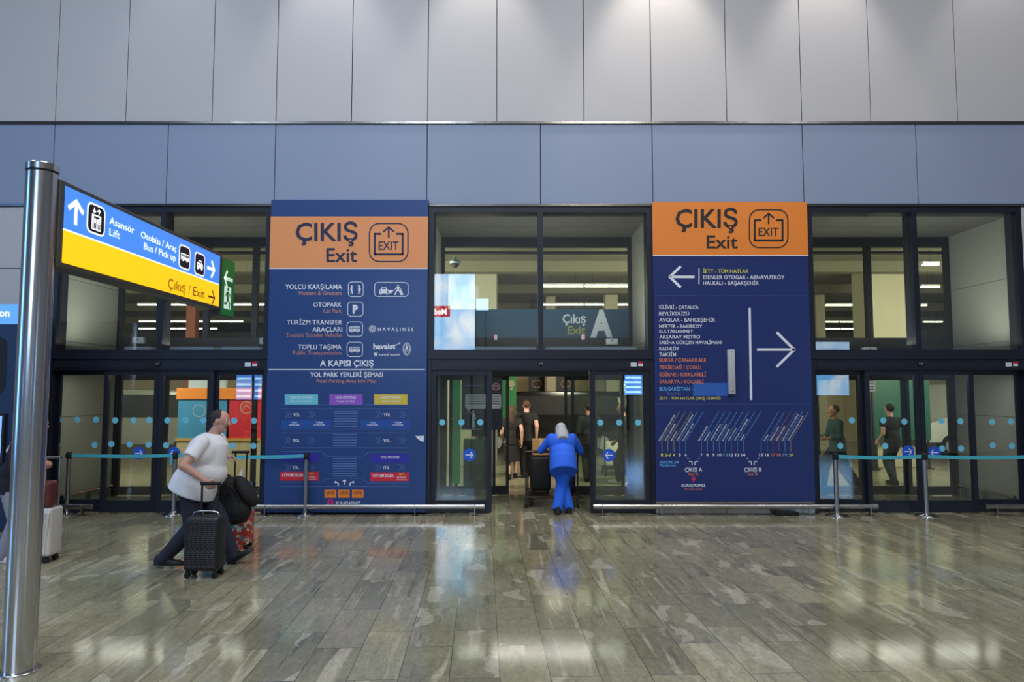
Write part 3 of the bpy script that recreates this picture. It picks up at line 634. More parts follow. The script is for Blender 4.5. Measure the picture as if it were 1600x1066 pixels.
# ------------------------------------------------------------------ illuminated direction sign on its steel post
XS = -3.22; pp = V((-3.335, CAM.y+4.86, 0))
ws = thing('direction_sign', 'illuminated blue and yellow direction sign cantilevered from a steel post', 'direction sign', tuple(pp))
MB().use(M_POST).lathe(tuple(pp), [(.100, .012), (.100, 3.43)], 40).done('post', ws)
MB().use(M_POST).lathe(tuple(pp), [(.104, 3.445), (.104, 3.49), (.098, 3.497)], 40).use(M_BLACK).lathe(tuple(pp), [(.097, 3.43), (.097, 3.445)], 40).done('cap', ws)
MB().use(M_POST).lathe(tuple(pp), [(.128, 0.0), (.128, .010), (.124, .014)], 40).done('base_plate', ws)
M_SGN = mat('sign_frame_grey', (92, 92, 88), .4, .6); LB = mat('lit_blue', (70, 138, 240), .4, emit=.72); LY = mat('lit_yellow', (255, 200, 8), .4, emit=.80); LW = mat('lit_white', (250, 252, 255), .4, emit=.9)
LN = mat('lit_navy', (14, 14, 46), .4); LO = mat('lit_brown', (150, 84, 10), .5)
U0, U1 = atx(101, 340, XS).y, atx(342.5, 450, XS).y
zt, zb = atx(102, 290, XS).z, atx(97.5, 410, XS).z; zm = atx(99.9, 358, XS).z
bx = MB().use(M_SGN).box(XS-.16, XS-.006, U0-.05, U1+.05, zb-.035, zt+.035, r=.006, seg=1).done('light_box', ws, smooth=False)
MB().use(M_SGN).box(XS-.13, XS-.05, pp.y+.05, U0-.05, zb+.02, zt-.02).use(M_BLACK).box(XS-.04, XS-.02, U0-.09, U0-.05, zb-.01, zb+.02).done('bracket', ws, smooth=False)
MB().use(LB).box(XS-.006, XS, U0, U1, zm+.006, zt).use(LY).box(XS-.006, XS, U0, U1, zb, zm-.006).use(LW).box(XS-.006, XS, U0, U1, zm-.006, zm+.006).done('lit_face', bx, smooth=False)
k = Ink(lambda u, v, l: V((XS+l, u, v)))
def T(s_, p0, p1, tp, m, bo=0.0):
    a, c, d = atx(*p0, XS), atx(*p1, XS), atx(*tp, XS); k.text(s_, a.y, c.y, a.z, a.z+(d.z-a.z), m, bold=bo)
T('Asansör', (170.6, 349.6), (209, 364), (173.4, 339.4), LW, .006); T('Lift', (170.2, 367.3), (186.6, 373), (170.5, 356), LW, .006)
T('Otobüs / Araç', (219.6, 371), (275, 396), (219.8, 360.6), LW, .006); T('Bus / Pick up', (224.4, 389.4), (274.3, 407), (224.6, 378.6), LW, .006)
T('Çıkış / Exit', (261.8, 450), (318.8, 466), (261.8, 434.5), LO, -.002)
k.done('lettering', bx)
k = Ink(lambda u, v, l: V((XS+l, u, v))); H = zt-zm
def A(px, py): p = atx(px, py, XS); return p.y, p.z
u, v = A(118.5, 331); k.arrow((u, v+.092), (u, v-.10), .082, .036, LW); k.done('arrow', bx); k = Ink(lambda u, v, l: V((XS+l, u, v)))
u, v = A(328, 419); k.arrow((u+.125, v-.005), (u-.07, v-.005), .085, .034, LW); k.done('arrow', bx); k = Ink(lambda u, v, l: V((XS+l, u, v)))
u, v = A(330.5, 464.5); k.arrow((u+.085, v), (u-.09, v), .075, .022, LO)
k.done('arrow', bx)
def icon(px, py, w, h):
    u, v = A(px, py); k = Ink(lambda a, b, l: V((XS+l, a, b))); k.rrect(u-w/2, u+w/2, v-h/2, v+h/2, .05, LW, 0); k.rrect(u-w/2+.014, u+w/2-.014, v-h/2+.014, v+h/2-.014, .04, LN, 1); return k, u, v
k, u, v = icon(150, 343.3, .235, .235)
k.rect(u-.06, u+.06, v-.085, v+.035, LW, 2); k.rect(u-.038, u+.038, v+.006, v+.022, LN, 3)
for d in (-.036, 0, .036): k.disc(u+d, v-.012, .013, LN, 3, n=10); k.disc(u+d, v-.012, .009, LW, 4, n=10); k.rect(u+d-.014, u+d-.003, v-.075, v-.03, LN, 3); k.rect(u+d+.003, u+d+.014, v-.075, v-.03, LN, 3)
k.arrow((u+.03, v+.085), (u+.03, v+.042), .018, .012, LW, 2); k.arrow((u-.03, v+.045), (u-.03, v+.088), .018, .012, LW, 2); k.done('lift_pictogram', bx)
pu = lambda u, v, w, h: (lambda a, b: (u-w/2+a*w, v-h/2+b*h))
k, u, v = icon(288.3, 402.5, .235, .235); pic_bus(k, pu(u, v, .17, .12), LW, LN); k.done('bus_pictogram', bx)
k, u, v = icon(311.8, 413.3, .235, .235); pic_car(k, pu(u, v, .155, .13), LW, LN); k.done('car_pictogram', bx)
# green emergency exit box at the free end
E0, E1 = U1+.06, atx(366, 450, XS).y; ez0, ez1 = atx(357, 494, XS).z, atx(357, 407, XS).z
eb = MB().use(M_SGN).box(XS-.13, XS-.004, E0, E1+.01, ez0-.012, ez1+.012, r=.004, seg=1).use(M_BLACK).box(XS-.09, XS-.02, U1+.03, E0, ez1-.16, ez1-.12).box(XS-.09, XS-.02, U1+.03, E0, ez0+.05, ez0+.09).done('emergency_exit_box', ws, smooth=False)
EG = mat('emergency_green', (16, 104, 34), .4, emit=.30); EW = mat('emergency_white', (216, 240, 222), .4, emit=.5)
MB().use(EG).box(XS-.004, XS, E0+.012, E1, ez0, ez1).done('green_face', eb, smooth=False)
k = Ink(lambda u, v, l: V((XS+l, u, v))); um = (E0+E1)/2; v = ez0+(ez1-ez0)*.66
k.arrow((um-.12, v), (um+.12, v), .085, .04, EW); v = ez0+(ez1-ez0)*.34
k.rect(um-.105, um+.085, v-.14, v+.115, EW); g = EG
k.disc(um+.0, v+.085, .024, g, 1, n=12); k.line([(um-.02, v+.05), (um+.0, v-.03)], .045, g, 1); k.line([(um-.07, v+.0), (um-.03, v+.05), (um+.05, v+.03), (um+.07, v-.0)], .018, g, 1)
k.line([(um+.0, v-.03), (um+.055, v-.07), (um+.04, v-.135)], .024, g, 1); k.line([(um-.0, v-.03), (um-.045, v-.08), (um-.10, v-.085)], .024, g, 1); k.done('running_figure', eb)

# ------------------------------------------------------------------ information totem at the left edge
YT = -1.36; tx = at(38, 600, YT).x; tz = at(30, 475, YT).z
tt = thing('information_totem', 'navy information totem with light blue header and steel edge', 'totem', (tx-.7, YT+.2, 0))
M_TN = mat('totem_navy', (22, 28, 58), .35); LH = mat('totem_header_lit', (96, 160, 226), .4, emit=.6)
MB().use(M_STEEL).box(tx-.09, tx, YT-.004, YT+.42, .0, tz, r=.012, seg=2).box(tx-1.5, tx-1.41, YT-.004, YT+.42, 0, tz, r=.012, seg=2).done('steel_edge', tt)
MB().use(M_TN).box(tx-1.41, tx-.09, YT+.01, YT+.40, .02, tz-.28).done('body', tt, smooth=False)
MB().use(M_TN).box(tx-1.41, tx-.09, YT+.012, YT+.40, tz-.28, tz-.005).done('header_casing', tt, smooth=False)
h = MB().use(LH).box(tx-1.41, tx-.09, YT, YT+.012, tz-.28, tz-.005).done('header', tt, smooth=False)
k = wallink(YT); k.text('Information', -62, 15, 494.6, 483.6, LW, bold=.012); k.done('lettering', h)
k = Ink(lambda u, v, l: V((u, YT+.01-l, v))); p = at(5, 575, YT+.01); k.rrect(p.x-.30, p.x+.045, p.z-.36, p.z+.42, .12, M_BLACK); k.done('dark_inlay', tt)
a = at(6, 650, YT); c = at(6, 722, YT)
s_ = MB().use(M_BLACK).box(a.x-1.0, a.x+.03, YT-.03, YT+.01, c.z-.03, a.z+.03, r=.008).done('screen', tt, smooth=False)
k = Ink(lambda u, v, l: V((u, YT-.03-l, v))); sm = mat('totem_screen_blue', (120, 160, 236), .4, emit=1.0)
k.rect(a.x-.96, a.x, c.z, a.z, sm); k.rect(a.x-.7, a.x-.05, a.z-.35, a.z-.25, mat('totem_screen_red', (226, 70, 60), .4, emit=.8), 1); k.rect(a.x-.96, a.x, c.z, c.z+.12, mat('totem_screen_navy', (60, 50, 190), .4, emit=.8), 1); k.done('picture', s_)

# ------------------------------------------------------------------ queue posts with cyan belts, bumper rails
M_BELT = mat('cyan_belt', (72, 176, 196), .55); M_CHR = mat('chrome_base', (200, 198, 196), .14, 1.0)
def post(px, py, label):
    p = atz(px, py); p.z = 0; t = thing('queue_post', label, 'queue post', tuple(p))
    MB().use(M_CHR).lathe(tuple(p), [(.165, .0), (.165, .012), (.15, .022), (.06, .034), (.04, .05)], 36).done('base', t)
    MB().use(M_STEEL).lathe(tuple(p), [(.033, .04), (.033, .84)], 24).done('post', t)
    MB().use(M_BLACK).lathe(tuple(p), [(.037, .84), (.037, .935), (.030, .945)], 24).box(p.x-.03, p.x+.03, p.y-.045, p.y, .855, .925, r=.004).done('belt_cassette', t); return t, p
def belt(t, p, q, sag):
    n = 14; b = MB().use(M_BELT); rings = []
    for i in range(n+1):
        u = i/n; c = p.lerp(q, u); z = .892-sag*4*u*(1-u); tilt = .0
        rings.append([V((c.x, c.y-.002, z-.026)), V((c.x, c.y-.002, z+.026)), V((c.x, c.y+.002, z+.026)), V((c.x, c.y+.002, z-.026))])
    b.loft(rings).done('belt', t)
p1, q1 = post(104, 803.5, 'steel queue post at the far left, at the start of the belt')
p2, q2 = post(271, 804.5, 'steel queue post behind the man in the white shirt')
p3, q3 = post(477, 806, 'steel queue post standing in front of the parking road map')
p4, q4 = post(1308, 807, 'steel queue post in front of the right sliding doors, left of the pair')
p5, q5 = post(1448, 807, 'steel queue post in front of the right sliding doors, nearest the right edge')
d_ = V((.040, 0, 0))
belt(p1, q1+d_, q2-d_, .015); belt(p2, q2+d_, q3-d_, .02); belt(p4, q4+d_, q5-d_, .02); belt(p5, q5+d_, V((7.95, q5.y, 0)), .02)
MB().use(M_BELT).box(q2.x-.06, q2.x-.02, q2.y-.05, q2.y-.046, .76, .89).done('belt_end', p2, smooth=False)
def rail(px0, px1, py, posts, label, Y=-.16):
    a, c = at(px0, py, Y), at(px1, py, Y); z = .135; t = thing('bumper_rail', label, 'rail', ((a.x+c.x)/2, Y, 0))
    MB().use(M_STEEL).tube([(a.x, Y, z), (c.x, Y, z)], .036, 20).done('rail_tube', t)
    for p in posts: x = at(p, py, Y).x; MB().use(M_STEEL).box(x-.006, x+.006, Y-.04, Y+.04, 0.003, z+.03, r=.002, seg=1).lathe((x, Y, 0), [(.05, .0), (.05, .006)], 16).done('bracket', t, smooth=False)
rail(397, 757, 790.5, (415, 649, 742), 'long steel bumper rail in front of the parking road map')
rail(927, 1371, 790.5, (941, 1034, 1264, 1359), 'long steel bumper rail in front of the bus destination banner')
rail(88, 147, 788, (129,), 'short steel bumper rail at the far left door')
rail(1539, 1700, 790.5, (1556, 1680), 'steel bumper rail cut off by the right edge')
def vrail(x, label):
    t = thing('bumper_rail', label, 'rail', (x, .3, 0)); MB().use(M_STEEL).tube([(x, .30, .2), (x, 1.66, .2)], .03, 16).done('rail_tube', t)
    for y in (.42, 1.0, 1.55): MB().use(M_STEEL).box(x-.035, x+.035, y-.005, y+.005, 0.002, .2).done('bracket', t, smooth=False)
vrail(BAYS[0][0]+.09, 'steel rail along the side wall inside the left vestibule')
vrail(BAYS[2][1]-.09, 'steel rail along the side wall inside the right vestibule')
# ------------------------------------------------------------------ the covered pick-up road seen through the glass
M_CONC = mat('concrete_olive', (104, 100, 82), .85, var=.12, scale=1.2); M_BEIGE = mat('beige_render', (176, 160, 132), .8, var=.05, scale=.8); M_CREAM = mat('cream_paint', (170, 162, 138), .7)
st(MB().use(M_CONC).box(-21, 21, 1.95, 27, 4.98, 5.2).done('ceiling_outside', smooth=False))
b_ = MB().use(M_CONC)
for y in (5.7, 9.4, 14.0, 18.5): b_.box(-21, 21, y, y+.35, 4.72, 4.98)
st(b_.done('ceiling_beams', smooth=False))
st(MB().use(M_BEIGE).box(-21, 21, 15.0, 15.2, 0, 3.55).use(M_CONC).box(-21, 21, 26.5, 26.7, 0, 5).done('wall_outside', smooth=False))
st(MB().use(M_CONC).box(-21.2, -21, 1.95, 27, 0, 5).done('wall_outside_west', smooth=False)); st(MB().use(M_CONC).box(21, 21.2, 1.95, 27, 0, 5).done('wall_outside_east', smooth=False))
def column(px0, px1, Y, m, name='column'):
    a, c = at(px0, 500, Y).x, at(px1, 500, Y).x
    st(MB().use(m).box(a, c, Y, Y+(c-a), 0, 4.98, r=.02).done(name, smooth=False))
column(1362, 1423, 6.4, M_CREAM); column(853, 868, 12.0, M_CREAM); column(700, 776, 6.6, mat('grey_render', (150, 146, 130), .8)); column(290, 305, 9.0, mat('red_oxide', (132, 74, 60), .7)); column(946, 966, 10.5, M_CREAM); column(1276, 1290, 11.0, M_CREAM)
# linear ceiling lights in rows across the road
M_TUBE = mat('linear_light_lit', (255, 244, 206), .5, emit=14.0)
def lamp(x0, x1, Y, z, label, grp):
    t = thing('linear_light', label, 'ceiling light', ((x0+x1)/2, Y, z), grp)
    MB().use(M_WHITE).box(x0, x1, Y-.04, Y+.04, z+.02, z+.07).done('housing', t, smooth=False); MB().use(M_TUBE).box(x0+.01, x1-.01, Y-.032, Y+.032, z-.012, z+.02).done('diffuser', t, smooth=False)
    MB().use(M_JOINT).tube([(x0+.2, Y, z+.07), (x0+.2, Y, 4.98)], .006, 6).tube([(x1-.2, Y, z+.07), (x1-.2, Y, 4.98)], .006, 6).done('hanger', t)
for Y, z, segs, lb in ((4.3, 4.63, ((1444, 1470),), 'short white linear ceiling light highest in the right transom window'),
    (7.3, 4.6, ((848, 912), (914, 984)), 'long white linear ceiling light in the upper row above the letter A'),
    (7.4, 4.6, ((1440, 1470),), 'white linear ceiling light second from the top in the right transom window'),
    (11.3, 4.6, ((215, 248), (262, 320), (322, 416)), 'white linear ceiling light in the top row of the left transom window'),
    (11.3, 4.6, ((848, 912), (914, 986)), 'long white linear ceiling light in the lower row above the letter A'),
    (11.4, 4.6, ((1290, 1363), (1440, 1449)), 'white linear ceiling light in the uppermost long row of the right transom window'),
    (16.8, 4.6, ((218, 300), (302, 380)), 'white linear ceiling light in the middle row of the left transom window'),
    (16.9, 4.6, ((1262, 1310), (1312, 1363), (1442, 1472)), 'white linear ceiling light in the middle row of the right transom window'),
    (20.0, 4.6, ((218, 275), (277, 340)), 'white linear ceiling light in the lowest row of the left transom window'),
    (20.2, 4.6, ((1262, 1312), (1314, 1363)), 'white linear ceiling light in the lowest row of the right transom window')):
    for s0, s1 in segs: lamp(at(s0, 490, Y).x, at(s1, 490, Y).x, Y, z, lb, lb.replace('white linear ceiling light', 'linear lights') if len(segs) > 1 else None)

# boards, booth and panels by the doors
M_GRN = mat('board_green', (44, 128, 74), .5); M_DGRN = mat('board_dark_green', (30, 84, 72), .4)
def board(name, px0, px1, py0, py1, Y, m, label, cat, th=.06, foot=True):
    a, c = at(px0, py1, Y), at(px1, py0, Y); t = thing(name, label, cat, ((a.x+c.x)/2, Y, 0))
    f = MB().use(m).box(a.x, c.x, Y, Y+th, max(a.z, .05), c.z).done('panel', t, smooth=False)
    if foot:
        for x in (a.x+.06, c.x-.06): MB().use(M_FRAME2).box(x-.02, x+.02, Y+.01, Y+th-.01, 0, max(a.z, .06)).box(x-.04, x+.04, Y-.12, Y+th+.12, 0, .02).done('leg', t, smooth=False)
    return t, f, a, c
t, f, a, c = board('green_banner', 706, 719.5, 594, 756, 1.70, mat('banner_green', (84, 180, 116), .5), 'narrow green banner with slanted letters behind the left fixed pane', 'banner')
k = wallink(1.70); k.text_along('IS', (712, 659), (717, 650), 8, M_CREAM, bold=.01); k.text_along('HO', (708.5, 676), (717.5, 671), 8, M_CREAM, bold=.01); k.done('lettering', f)
t, f, a, c = board('green_billboard', 770, 806.5, 560, 662, 8.3, M_GRN, 'green billboard beyond the open doors with a cream emblem on top', 'billboard')
k = wallink(8.3); k.poly([(795, 595), (803, 595), (804, 602), (801, 606), (796, 604)], M_CREAM); k.rect(797, 801, 606, 610, M_CREAM); k.done('emblem', f)
t, f, a, c = board('green_billboard', 1366, 1450, 560, 688, 6.1, M_DGRN, 'large dark green billboard behind the right sliding doors', 'billboard')
t, f, a, c = board('direction_board', 1356, 1367, 592, 612, 5.8, mat('board_grey', (120, 116, 128), .5), 'small grey board with dark lines beside the green billboard', 'board', foot=True)
k = wallink(5.8); [k.rect(1357.5, 1365.5, 594+i*4.4, 596.4+i*4.4, M_ICON) for i in range(4)]; k.done('lettering', f)
t, f, a, c = board('green_direction_board', 969, 980, 590, 619, 5.5, M_DGRN, 'small dark green board behind the right fixed pane', 'board')
k = wallink(5.5); [k.rect(970.5, 977, 597+i*4.2, 598.6+i*4.2, M_LT) for i in range(4)]; k.done('lettering', f)
# dark notice panel with a figure, on the inner fixed leaf
YP = YB-.02; a, c = at(721, 672, YP), at(785, 590, YP)
t = thing('notice_panel', 'dark translucent notice panel with pale figure beside the open doors', 'notice', ((a.x+c.x)/2, YP, a.z))
MB().use(mat('notice_dark', (36, 42, 54), .4)).box(a.x, c.x, YP-.012, YP, a.z, c.z).done('panel', t, smooth=False)
k = wallink(YP-.012); M_PL = mat('notice_pale', (190, 196, 206), .5); k.rrect(727, 783, 616.5, 638.5, 3, M_PL); k.poly([(730, 638), (737, 638), (731, 643)], M_PL)
for i in range(4): k.rect(730, 757, 619.5+i*3.6, 620.7+i*3.6, M_FRAME2, 1); k.rect(766, 781, 619.5+i*3.6, 620.7+i*3.6, M_FRAME2, 1)
k.rect(727, 754, 602, 603, M_LINE); k.rect(720.5, 752, 670.4, 671.4, M_LT); k.done('text_board', t)
k = wallink(YP-.012); pic_man(k, pl(731, 640, 17, 30), M_LT, arms=((-.5, .86), (.22, .5)), legs=(-.1, .1)); k.done('pictogram', t)
k = wallink(YP-.012); M_PK2 = mat('notice_pink', (206, 150, 180), .5); k.ring(775, 604.5, 6, 1.2, M_PK2); k.ring(775, 604.8, 3.2, 1.5, M_PK2, a0=180, a1=360, n=12); k.rect(771.8, 773.2, 604.5, 608.5, M_PK2); k.rect(776.8, 778.2, 604.5, 608.5, M_PK2); k.done('pictogram', t)
t = thing('counter_desk', 'dark green desk with black monitor behind the left fixed pane', 'desk', (at(745, 700, 2.6).x, 2.6, 0))
a, c = at(724, 700, 2.6), at(766, 676, 2.6); MB().use(M_DGRN).box(a.x, c.x, 2.6, 2.95, 0, .95, r=.01).done('desk_body', t); MB().use(M_BLACK).box(a.x+.15, c.x-.03, 2.63, 2.68, 1.0, 1.28, r=.01).box(a.x+.28, a.x+.36, 2.63, 2.7, .95, 1.0).done('monitor', t)
# booth with orange fascia, teal and red fronts
YK = 4.2; a, m1, c = at(276, 690, YK), at(354, 690, YK), at(408, 606.5, YK); zo = at(300, 624, YK).z; zr = .86
t = thing('service_booth', 'service booth with orange fascia, teal front and red front outside', 'booth', ((a.x+c.x)/2, YK, 0))
MB().use(M_BEIGE).box(a.x, c.x, YK, YK+1.1, 0, .8).use(mat('booth_ochre', (190, 150, 70), .5)).box(a.x-.02, c.x+.02, YK-.03, YK+1.1, .8, .86).done('counter', t, smooth=False)
MB().use(mat('booth_teal', (66, 138, 190), .4)).box(a.x, m1.x-.03, YK+.02, YK+1.08, .86, zo).done('teal_front', t, smooth=False)
f = MB().use(mat('booth_red', (206, 48, 62), .4)).box(m1.x+.03, c.x, YK+.02, YK+1.08, .86, zo).done('red_front', t, smooth=False)
MB().use(M_OR2).box(a.x-.03, c.x+.03, YK-.02, YK+1.1, zo, c.z).done('fascia', t, smooth=False); MB().use(M_BOX).box(m1.x-.9, m1.x-.1, YK+.1, YK+.2, c.z, c.z+.24).done('roof_sign', t, smooth=False)
k = wallink(YK+.02); k.ring(385, 637, 10, 1.4, M_CREAM, n=30); k.line([(379, 641), (384, 633), (391, 638)], 1.2, M_CREAM); k.ring(311, 642, 10, 1.2, M_BOX); k.done('emblem', t)

# parked vehicles
def vehicle(name, label, cat, x, y, L, Hh, m, rot=0.0):
    t = thing(name, label, cat, (x, y, 0)); w_ = .92
    b = MB().use(m); s = [(-L/2, .42), (-L/2+.05, .95), (-L/2+.75, 1.08), (-L/2+1.35, Hh-.04), (-L/2+1.8, Hh), (L/2-.3, Hh), (L/2-.06, Hh-.2), (L/2, .9), (L/2, .40)]
    b.prism([(p[0], p[1]) for p in s], -w_, w_, r=.05).done('body', t, local=True)
    win = [(-L/2+.95, 1.15), (-L/2+1.45, Hh-.14), (L/2-.4, Hh-.14), (L/2-.3, 1.15)]
    for sg in (-1, 1): MB().use(M_BLACK).prism(win, sg*w_-.006*sg, sg*(w_+.006)).done('side_windows', t, local=True, smooth=False)
    for wx in (-L/2+.85, L/2-.85):
        for sg in (-1, 1): MB().use(M_BLACK).lathe((wx, sg*(w_-.1), .33), [(.33, -.11), (.33, .11)], 24, 'Y').use(M_BOX).lathe((wx, sg*(w_-.1), .33), [(.2, -.115), (.2, .115)], 20, 'Y').done('wheel', t, local=True)
    for sg in (-1, 1): MB().use(mat('lamp_red', (190, 20, 24), .3)).box(L/2-.02, L/2+.01, sg*.72-.12, sg*.72+.12, .85, 1.15).done('tail_lamp', t, local=True, smooth=False)
    t.rotation_euler.z = rot
    return t
M_VB = mat('vehicle_black', (16, 17, 20), .2); M_VW = mat('vehicle_white', (232, 232, 230), .3); M_VG = mat('vehicle_grey', (120, 120, 116), .25)
vehicle('minivan', 'black minivan parked straight ahead beyond the open doors', 'van', 1.1, 11.0, 4.9, 1.85, M_VB)
vehicle('van', 'white van parked beyond the right sliding doors', 'van', 14.0, 9.6, 5.2, 2.1, M_VW)
vehicle('minivan', 'grey minivan parked beyond the left sliding doors', 'van', -10.4, 9.0, 4.9, 1.9, M_VG)
# dark destination boards on the far wall
for p0, p1, lb in ((826, 851, 'dark hanging board left of the cream column, beyond the open doors'), (870, 899, 'dark hanging board right of the cream column, beyond the open doors')):
    a, c = at(p0, 612, 13), at(p1, 583, 13); t = thing('hanging_board', lb, 'board', ((a.x+c.x)/2, 13, a.z))
    f = MB().use(M_FRAME2).box(a.x, c.x, 13, 13.1, a.z, c.z).done('panel', t, smooth=False); MB().use(M_FRAME2).tube([(a.x+.1, 13.05, c.z), (a.x+.1, 13.05, 4.98)], .02, 8).tube([(c.x-.1, 13.05, c.z), (c.x-.1, 13.05, 4.98)], .02, 8).done('hanger', t)
    k = wallink(13); k.ring((p0+p1)/2, 600, 8, .8, M_SAL, ry=6); k.done('emblem', f)

Yd = 2.7; p = at(711, 412, Yd); t = thing('security_camera', 'small dark dome camera hanging outside the left half of the middle transom window', 'camera', tuple(p))
MB().use(M_BOX).tube([(p.x, Yd, p.z+.05), (p.x, Yd, 4.98)], .016, 8).done('drop_pole', t); MB().use(M_BOX).lathe((p.x, Yd, p.z), [(.10, .0), (.11, .03), (.09, .07), (.02, .08)], 24).done('housing', t); MB().use(M_BLACK).ell((p.x, Yd, p.z), (.08, .08, .085)).done('dome', t)
# ------------------------------------------------------------------ people
SK1 = mat('skin_light', (196, 150, 134), .55); SK2 = mat('skin_tan', (186, 132, 106), .55); EYEW = mat('eye_white', (225, 222, 216), .3); EYED = mat('eye_dark', (30, 22, 18), .3); LIP = mat('lips', (160, 84, 76), .5)
def ik(a, b, l1, l2, bend):
    a, b = V(a), V(b); d = b-a; L = min(d.length, (l1+l2)*.998); d.normalize(); b = a+d*L
    x = (l1*l1-l2*l2+L*L)/(2*L); hgt = math.sqrt(max(l1*l1-x*x, 0)); n = V(bend)-d*V(bend).dot(d); n.normalize()
    return a+d*x+n*hgt, b
def hand(b, wr, d, n, side, curl, k=1.0):
    """palm and five fingers: d points along the fingers, n is the palm normal, side the thumb side"""
    d, n = V(d).normalized(), V(n).normalized(); n = (n-d*n.dot(d)).normalized(); s = V(side); s = (s-d*s.dot(d)-n*s.dot(n)).normalized(); wr = V(wr)
    R = Matrix((d, s, n)).transposed()
    b.ell(wr+d*.048*k, (.056*k, .042*k, .017*k), R, 2)
    for i, (o, L) in enumerate(((.031, .072), (.011, .080), (-.010, .074), (-.030, .058))):
        p = wr+d*(.088-.006*abs(i-1))*k+s*o*k; a = curl*.45
        for j, f in enumerate((.44, .32, .24)):
            q = p+(d*math.cos(a)+n*math.sin(a))*L*f*k; r = (.0098-.0011*j)*k; b.cap(p, q, r, r*.92, seg=8); p = q; a += curl*.62
    p = wr+d*.022*k+s*.032*k; t1 = (d*.62+s*.62+n*.35).normalized(); q = p+t1*.042*k; b.cap(p, q, .0125*k, .0108*k, seg=8)
    b.cap(q, q+(d*.8+n*.5*min(1, curl)+s*.15).normalized()*.034*k, .0106*k, .009*k, seg=8)
def person(name, label, loc, h, heading, hip, lean, head, feet, hands, top, bottom, skin, hair, shoe, g=1.0, belly=0.0, sleeve=1.0, grip=(1.2, 1.2), vox=.009, scarf=None, skirt=None, shw=1.0, flare=1.0, face=True, longhair=False, loose=0.0, hd=(1, 0), hem=.055):
    t = thing(name, label, 'person', loc); hip = V(hip); e = V((math.sin(lean), 0, math.cos(lean))); fx = V((math.cos(lean), 0, -math.sin(lean)))
    Rl = Matrix((fx, V((0, 1, 0)), e)).transposed(); sl = .285*h; nb = hip+e*(.315*h); hc = nb+V(head)
    sh = [hip+e*(.275*h)+V((0, sg*.108*h*shw, 0)) for sg in (-1, 1)]; hp = [hip+V((0, sg*.052*h*g**.3, 0)) for sg in (-1, 1)]
    an = [V(f[:3]) for f in feet]; kn = []
    for i in (0, 1): k_, a_ = ik(hp[i], an[i], .245*h, .248*h, (1, 0, .15)); kn.append(k_); an[i] = a_
    el = []; wr = []
    for i, sg in ((0, -1), (1, 1)): k_, a_ = ik(sh[i], V(hands[i][:3]), .172*h, .152*h, hands[i][3] if len(hands[i]) > 3 else (-1, sg*.5, -.3)); el.append(k_); wr.append(a_)
    f0 = V((hd[0], 0, hd[1])).normalized(); u0 = V((-f0.z, 0, f0.x)); s0 = V((0, 1, 0)); Rh = Matrix((f0, s0, u0)).transposed()
    # one continuous body
    b = MB().use(skin)
    b.ell(hip+e*.20*h, (.066*h*g, .098*h*g**.6*shw, .115*h), Rl).ell(hip+e*.09*h+fx*belly*.4, (.062*h*g+belly*.6, .084*h*g**.8, .10*h), Rl).ell(hip+e*.01*h, (.064*h*g, .088*h*g**.7, .075*h), Rl)
    b.cap(nb-e*.03*h, hc-u0*.05, .036*h*g**.4, .052)
    b.ell(hc+u0*.022, (.096, .076, .098), Rh).ell(hc-u0*.055+f0*.022, (.064, .057, .062), Rh).ell(hc+f0*.075-u0*.012, (.022, .05, .045), Rh, 2)
    b.cap(hc+f0*.094+u0*.018, hc+f0*.114-u0*.018, .009, .015, seg=10).ell(hc+f0*.072-u0*.088, (.02, .026, .018), Rh, 2)
    for sg in (-1, 1): b.ell(hc+s0*sg*.076-f0*.004, (.022, .011, .032), Rh, 2).ell(hc+f0*.082+s0*sg*.034+u0*.034, (.012, .022, .008), Rh, 2)
    for i, sg in ((0, -1), (1, 1)):
        b.cap(sh[i], el[i], .030*h*g**.5, .024*h*g**.4).cap(el[i], wr[i], .024*h*g**.4, .0155*h)
        b.cap(hp[i], kn[i], .050*h*g**.5, .032*h*g**.3).cap(kn[i], an[i], .032*h*g**.3, .021*h)
        fp = feet[i][3]; fd = V((math.cos(fp), 0, math.sin(fp))); b.cap(an[i]-fd*.03-V((0, 0, .02)), an[i]+fd*.14-V((0, 0, .04)), .036, .028)
        d = (wr[i]-el[i]).normalized(); hopt = hands[i][4] if len(hands[i]) > 4 else (d, (0, -sg, 0), (1, 0, 0)); hand(b, wr[i]-V(hopt[0]).normalized()*.008, hopt[0], hopt[1], hopt[2], grip[i])
    b.done('body', t, local=True, voxel=vox*.72, iters=3)
    if face:
        for sg in (-1, 1):
            ey = MB().use(EYEW).ell(hc+f0*.084+s0*sg*.033+u0*.018, (.012, .013, .011), Rh, 2).done('eye', t, local=True); MB().use(EYED).ell(hc+f0*.0925+s0*sg*.034+u0*.018, (.005, .006, .006), Rh, 2).done('iris', ey, local=True)
        MB().use(LIP).ell(hc+f0*.086-u0*.056, (.012, .024, .007), Rh, 2).done('mouth', t, local=True)
    # clothing
    b = MB().use(top); q = .012
    b.ell(hip+e*.205*h, (.066*h*g+q+loose*.6, .100*h*g**.6*shw+q+loose, .115*h+q), Rl).ell(hip+e*.10*h+fx*belly*.45, (.064*h*g+q+belly*.62+loose, .088*h*g**.8+q+loose, .105*h+q), Rl)
    if belly: b.cap(hip+e*.235*h+fx*.035, hip+e*.10*h+fx*belly*.62, .075*h*g**.7+q, .088*h*g**.7+q, seg=20)
